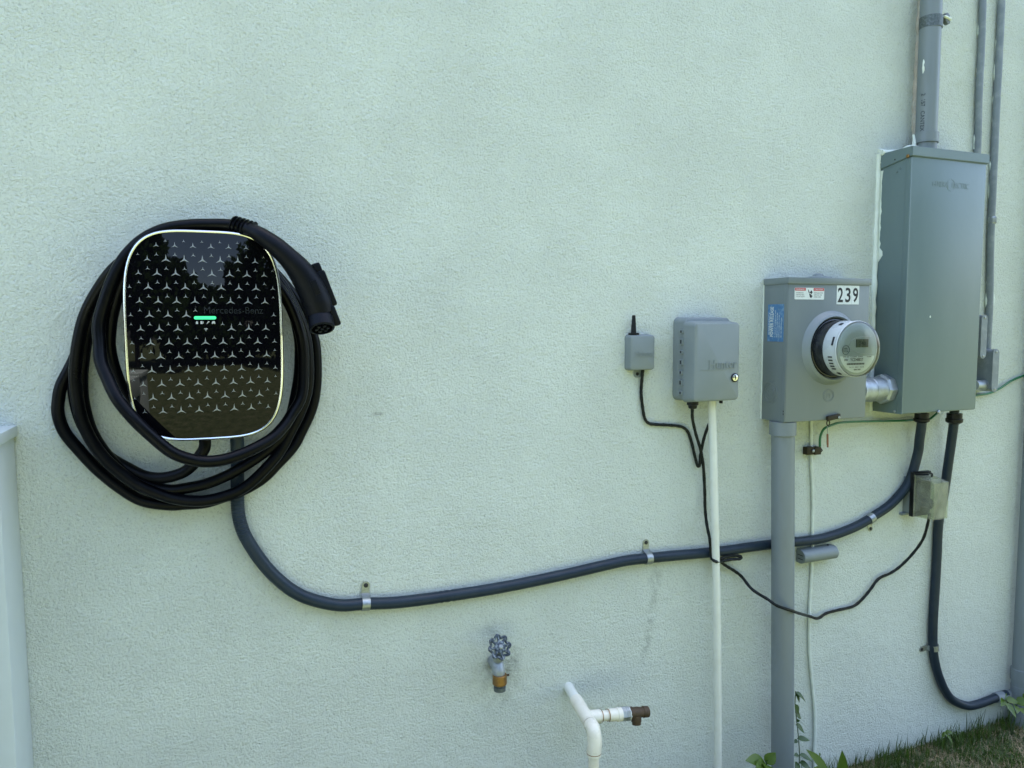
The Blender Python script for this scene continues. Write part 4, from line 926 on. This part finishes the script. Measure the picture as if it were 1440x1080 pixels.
# ------------------------------------------------------------------ white pipe tee with drain valve
w0 = P(799, 966, .0); tc_ = P(821, 1003, .105); el = P(835, 1028, .165); dn_ = P(834.5, 1090, .185)
pt_ = thing('pipe_tee', P(834, 1076, .18), 'ivory plastic pipe tee leaving the wall and bending down beside the tap', 'pipe')
ax_ = (tc_-w0).normalized()
obj('wall_pipe', tube([w0-ax_*.02, w0+ax_*.06], .0138, 28), M['pvc_white'], pt_)
LT = (tc_-w0).length*1.34
obj('tee_run', lathe(w0+ax_*.052, ax_, [(0, .0140), (.0005, .0170), (LT-.052, .0172), (LT-.0515, .0140)], 32), M['pvc_ivory'], pt_)
obj('glue_ring', lathe(w0+ax_*(LT+.0005), ax_, [(0, .0166), (.0025, .0166)], 32, cap=False), M['brass'], pt_)
elp = [w0+ax_*(LT+.003), w0+ax_*(LT+.020), P(834.8, 1031, .168), P(836.3, 1041, .173), P(835.8, 1050, .175), P(835, 1062, .176)]
obj('elbow', tube(smooth_path(elp, 8), .0182, 32), M['pvc_ivory'], pt_)
zlow = P(834.8, 1062, .176)
obj('glue_ring', lathe(P(835.2, 1057.5, .1755), (0, 0, -1), [(0, .0186), (.002, .0186)], 32, cap=False), M['brass'], pt_)
obj('drop_pipe', tube([P(835, 1058, .176), Vector((zlow.x-.002, zlow.y, -.05))], .0138, 24), M['pvc_ivory'], pt_)
b0 = P(828, 1008.5, .115); b1 = P(912, 1000.5, .125); bd = (b1-b0).normalized(); LB = (b1-b0).length
def at_(u): return LB*(u-828)/84.
obj('tee_branch', lathe(b0, bd, [(0, .0168), (at_(843), .0168), (at_(843.4), .0140)], 30), M['pvc_ivory'], pt_)
obj('nipple', lathe(b0, bd, [(at_(843), .0135), (at_(857), .0135)], 28), M['pvc_ivory'], pt_)
for u in (844.2, 853.5): obj('glue_ring', lathe(b0+bd*at_(u), bd, [(0, .0160), (.002, .0160)], 28, cap=False), M['brass'], pt_)
obj('adapter', lathe(b0, bd, [(at_(854.5), .0140), (at_(855), .0160), (at_(866), .0160), (at_(866.5), .0175), (at_(872.5), .0175), (at_(873), .015)], 28), M['pvc_ivory'], pt_)
obj('threaded_ring', lathe(b0, bd, [(at_(872.5), .0185), (at_(877), .0190), (at_(877.6), .0172), (at_(879), .0188), (at_(883.5), .0182)], 8), M['galv'], pt_, smooth=20)
obj('sealing_tape', tube([b0+bd*(at_(883.5)+.001*math.sin(i*2.3))+(Vector((0, 0, 1))*math.cos(i*math.pi/12)+bd.cross(Vector((0, 0, 1)))*math.sin(i*math.pi/12))*.0165 for i in range(25)], .0016, 6, cap=False), M['sticker'], pt_)
vl = obj('drain_valve', lathe(b0, bd, [(at_(883), .0150), (at_(888), .0165), (at_(890), .0145), (at_(896), .0150), (at_(899), .0135), (at_(903), .0130), (at_(904), .0145), (at_(911), .0140), (at_(912), .010)], 18), M['rust'], pt_)
vq = b0+bd*at_(893)
obj('spout', lathe(vq+Vector((0, -.004, -.006)), (-.05, -.2, -1), [(0, .0135), (.014, .0135), (.018, .0115), (.022, .0120)], 16), M['rust'], vl)

# ------------------------------------------------------------------ weeds and grass
def leaf_bm(base, direction, length, width, droop=.25, upv=Vector((0, -.6, .8)), fold=.25, n=7):
    b = bmesh.new(); d = Vector(direction).normalized(); s = d.cross(upv).normalized(); nrm = s.cross(d).normalized(); rows = []
    for i in range(n+1):
        t = i/n; w = width*.5*math.sin(math.pi*min(1, t**.75))*(1 if t < .98 else .05)
        c = Vector(base)+d*(length*t)-Vector((0, 0, 1))*droop*length*t*t
        rows.append([b.verts.new(c-s*w+nrm*w*fold), b.verts.new(c), b.verts.new(c+s*w+nrm*w*fold)])
    for i in range(n):
        for k in (0, 1): b.faces.new((rows[i][k], rows[i][k+1], rows[i+1][k+1], rows[i+1][k]))
    return b
def lf(u0, v0, d0, u1, v1, d1, wd, dp=.1):
    a, c = P(u0, v0, d0), P(u1, v1, d1); return (a, c-a, (c-a).length, wd, dp)
def plant(name, base, label, leaves, stems, m, cat='weed', grp=None):
    t = thing(name, base, label, cat, grp)
    for pth, r_ in stems: obj('stem', tube(smooth_path(pth, 4), r_, 6), M['stem'], t)
    for (bpt, dr, ln, wd, dp) in leaves: obj('leaf', leaf_bm(bpt, dr, ln, wd, dp), M[m], t, smooth=180)
    return t
vb = P(1121, 1078, .06); G0 = Vector((vb.x, vb.y, 0))
vst = [Vector((vb.x, -.055, -.02)), P(1124, 1070, .055), P(1123, 1040, .05), P(1120, 1010, .05), P(1118, 990, .05), P(1119, 972, .055)]
plant('climbing_weed', G0, 'thin climbing weed with small dark leaves beside the thick grey pipe',
      [(P(1119, 973, .055), (.6, -.3, -.35), .036, 0.0145, .5), (P(1120, 974, .055), (.15, -.3, -.9), .028, 0.0116, .1), (P(1118, 978, .055), (.9, -.3, .2), .02, 0.0130, .4),
       (P(1118, 990, .05), (.25, -.2, -1), .034, 0.0203, 0), (P(1118, 1002, .05), (.7, -.2, -.7), .028, 0.0232, .1), (P(1119, 1019, .05), (.75, -.2, -.5), .036, 0.0217, .35), (P(1119.5, 1014, .05), (.6, -.2, .2), .013, 0.0101, .2),
       (P(1121, 1039, .05), (1, -.2, 0), .044, 0.0188, .25), (P(1121, 1040, .05), (-.8, -.2, -.4), .016, 0.0116, 0), (P(1124, 1062, .055), (.9, -.25, -.1), .046, 0.0188, .5), (P(1123, 1061, .055), (-.9, -.2, .15), .024, 0.0130, 0), (P(1124, 1072, .055), (.7, -.4, -.2), .04, 0.0232, .5), (P(1123, 1074, .055), (-.7, -.4, .2), .034, 0.0203, .4)],
      [(vst, .0016)], 'leaf_dark', 'weed')
q = P(1078, 1085, .11)
plant('broadleaf_weed', (q.x, q.y, 0), 'pale green broad-leaved weed sprouting in front of the thick grey pipe',
      [lf(1076, 1073, .11, 1048, 1064, .13, .040, .12), lf(1077, 1074, .11, 1091, 1057, .12, .034, .05), lf(1077, 1074, .11, 1062, 1078, .16, .034, .1), lf(1077, 1075, .12, 1084, 1086, .17, .034, .1), lf(1077, 1074, .11, 1079, 1066, .12, .012, .1)],
      [([Vector((q.x, q.y, -.02)), P(1078, 1078, .11), P(1077.5, 1072, .11)], .002)], 'leaf')
q = P(1158, 1090, .16)
plant('broadleaf_weed', (q.x, q.y, 0), 'large glossy weed with two big upright leaves below the painted wire',
      [lf(1168, 1092, .16, 1133, 1055, .17, .046, -.02), lf(1181, 1096, .16, 1184, 1056, .165, .044, -.04), (P(1153, 1064, .12), (-.3, 0, 1), .014, .010, 0), lf(1160, 1090, .18, 1142, 1078, .2, .03)],
      [([Vector((q.x, q.y, -.03)), P(1166, 1086, .16)], .002), ([Vector((q.x, q.y, -.03)), P(1182, 1090, .16)], .002)], 'leaf')
q = P(1425, 1003, .07)
plant('broadleaf_weed', (q.x, q.y, 0), 'leafy green weed growing against the end of the hooked conduit',
      [(P(1414, 984, .07), (-.35, -.2, 1), .045, .026, .3), (P(1413, 985, .07), (-.9, -.3, .2), .04, .026, .4), (P(1415, 986, .07), (.9, -.3, .25), .05, .028, .4), (P(1414, 988, .08), (.1, -.7, -.5), .045, .026, .3), (P(1430, 990, .08), (.5, -.4, .6), .06, .036, .5), (P(1428, 992, .08), (-.6, -.5, .2), .05, .026, .4), (P(1432, 996, .09), (.2, -.7, -.1), .06, .03, .6), (P(1440, 985, .08), (.5, -.3, .9), .06, .035, .5)],
      [([Vector((q.x, q.y, -.02)), P(1418, 992, .07), P(1414, 984, .07)], .002), ([Vector((q.x, q.y, -.02)), P(1430, 990, .08)], .002)], 'leaf')
q = P(1330, 1044, .03)
plant('seedling_weed', (q.x, -.04, 0), 'small pale seedling standing in the grass under the hooked conduit',
      [(P(1329, 1030, .04), (a_, -.35, c_), .034, .011, .6) for a_, c_ in ((-1, .2), (1, .15), (.5, .5), (-.5, .45), (.1, -.2))], [([Vector((q.x, -.04, -.01)), P(1329, 1030, .04)], .0015)], 'leaf')

def blades(name, label, rngseed, count, place, m, hrange, w, bend):
    rng = random.Random(rngseed); vs_, fs = [], []
    for _ in range(count):
        x, y = place(rng)
        h = rng.uniform(*hrange)*(1+.5*rng.random()); a_ = rng.random()*6.283; lean = rng.uniform(.1, bend); dx, dy = math.cos(a_), math.sin(a_)
        if y+dy*lean*h > -.002: dy = -abs(dy)
        wx_, wy_ = -dy*w*.5, dx*w*.5; n0 = len(vs_)
        for t, ww in ((0, 1), (.5, .8), (1, .06)):
            cx_, cy_, cz_ = x+dx*lean*h*t*t, y+dy*lean*h*t*t, h*t*(1-.35*lean*t)
            vs_ += [(cx_-wx_*ww, cy_-wy_*ww, cz_-.004), (cx_+wx_*ww, cy_+wy_*ww, cz_-.004)]
        fs += [(n0, n0+1, n0+3, n0+2), (n0+2, n0+3, n0+5, n0+4)]
    me = bpy.data.meshes.new(name); me.from_pydata(vs_, [], fs); me.materials.append(M[m]); me.update()
    o = bpy.data.objects.new(name, me); COL.objects.link(o); return tag(o, label, 'grass', kind='stuff')
def near(rng): return 1.75+1.5*rng.random(), -.004-.75*rng.random()**1.3
def edge(rng): return 1.55+1.7*rng.random(), -.004-.07*rng.random()
def wide(rng): return -.6+3.9*rng.random(), -.004-1.3*rng.random()
def clump(rng):
    while True:
        x, y = near(rng)
        if noise.noise(Vector((x*5, y*5, 2))) > -.05 or rng.random() < .2: return x, y
def dryspot(rng):
    while True:
        x, y = near(rng)
        if noise.noise(Vector((x*5, y*5, 2))) < .10 or rng.random() < .25: return x, y
blades('lawn_grass', 'short green grass growing along the foot of the wall', 1, 12000, clump, 'grass', (.012, .036), .0028, .8)
blades('lawn_grass', 'taller grass tufts pressed against the stucco', 2, 900, edge, 'grass', (.018, .075), .003, .5)
blades('dry_grass', 'dry straw-coloured grass thatch on the ground', 3, 15000, dryspot, 'straw', (.010, .026), .0024, 1.6)
blades('lawn_grass', 'sparser green grass in front of the wall', 4, 11000, wide, 'grass', (.012, .035), .003, .8)
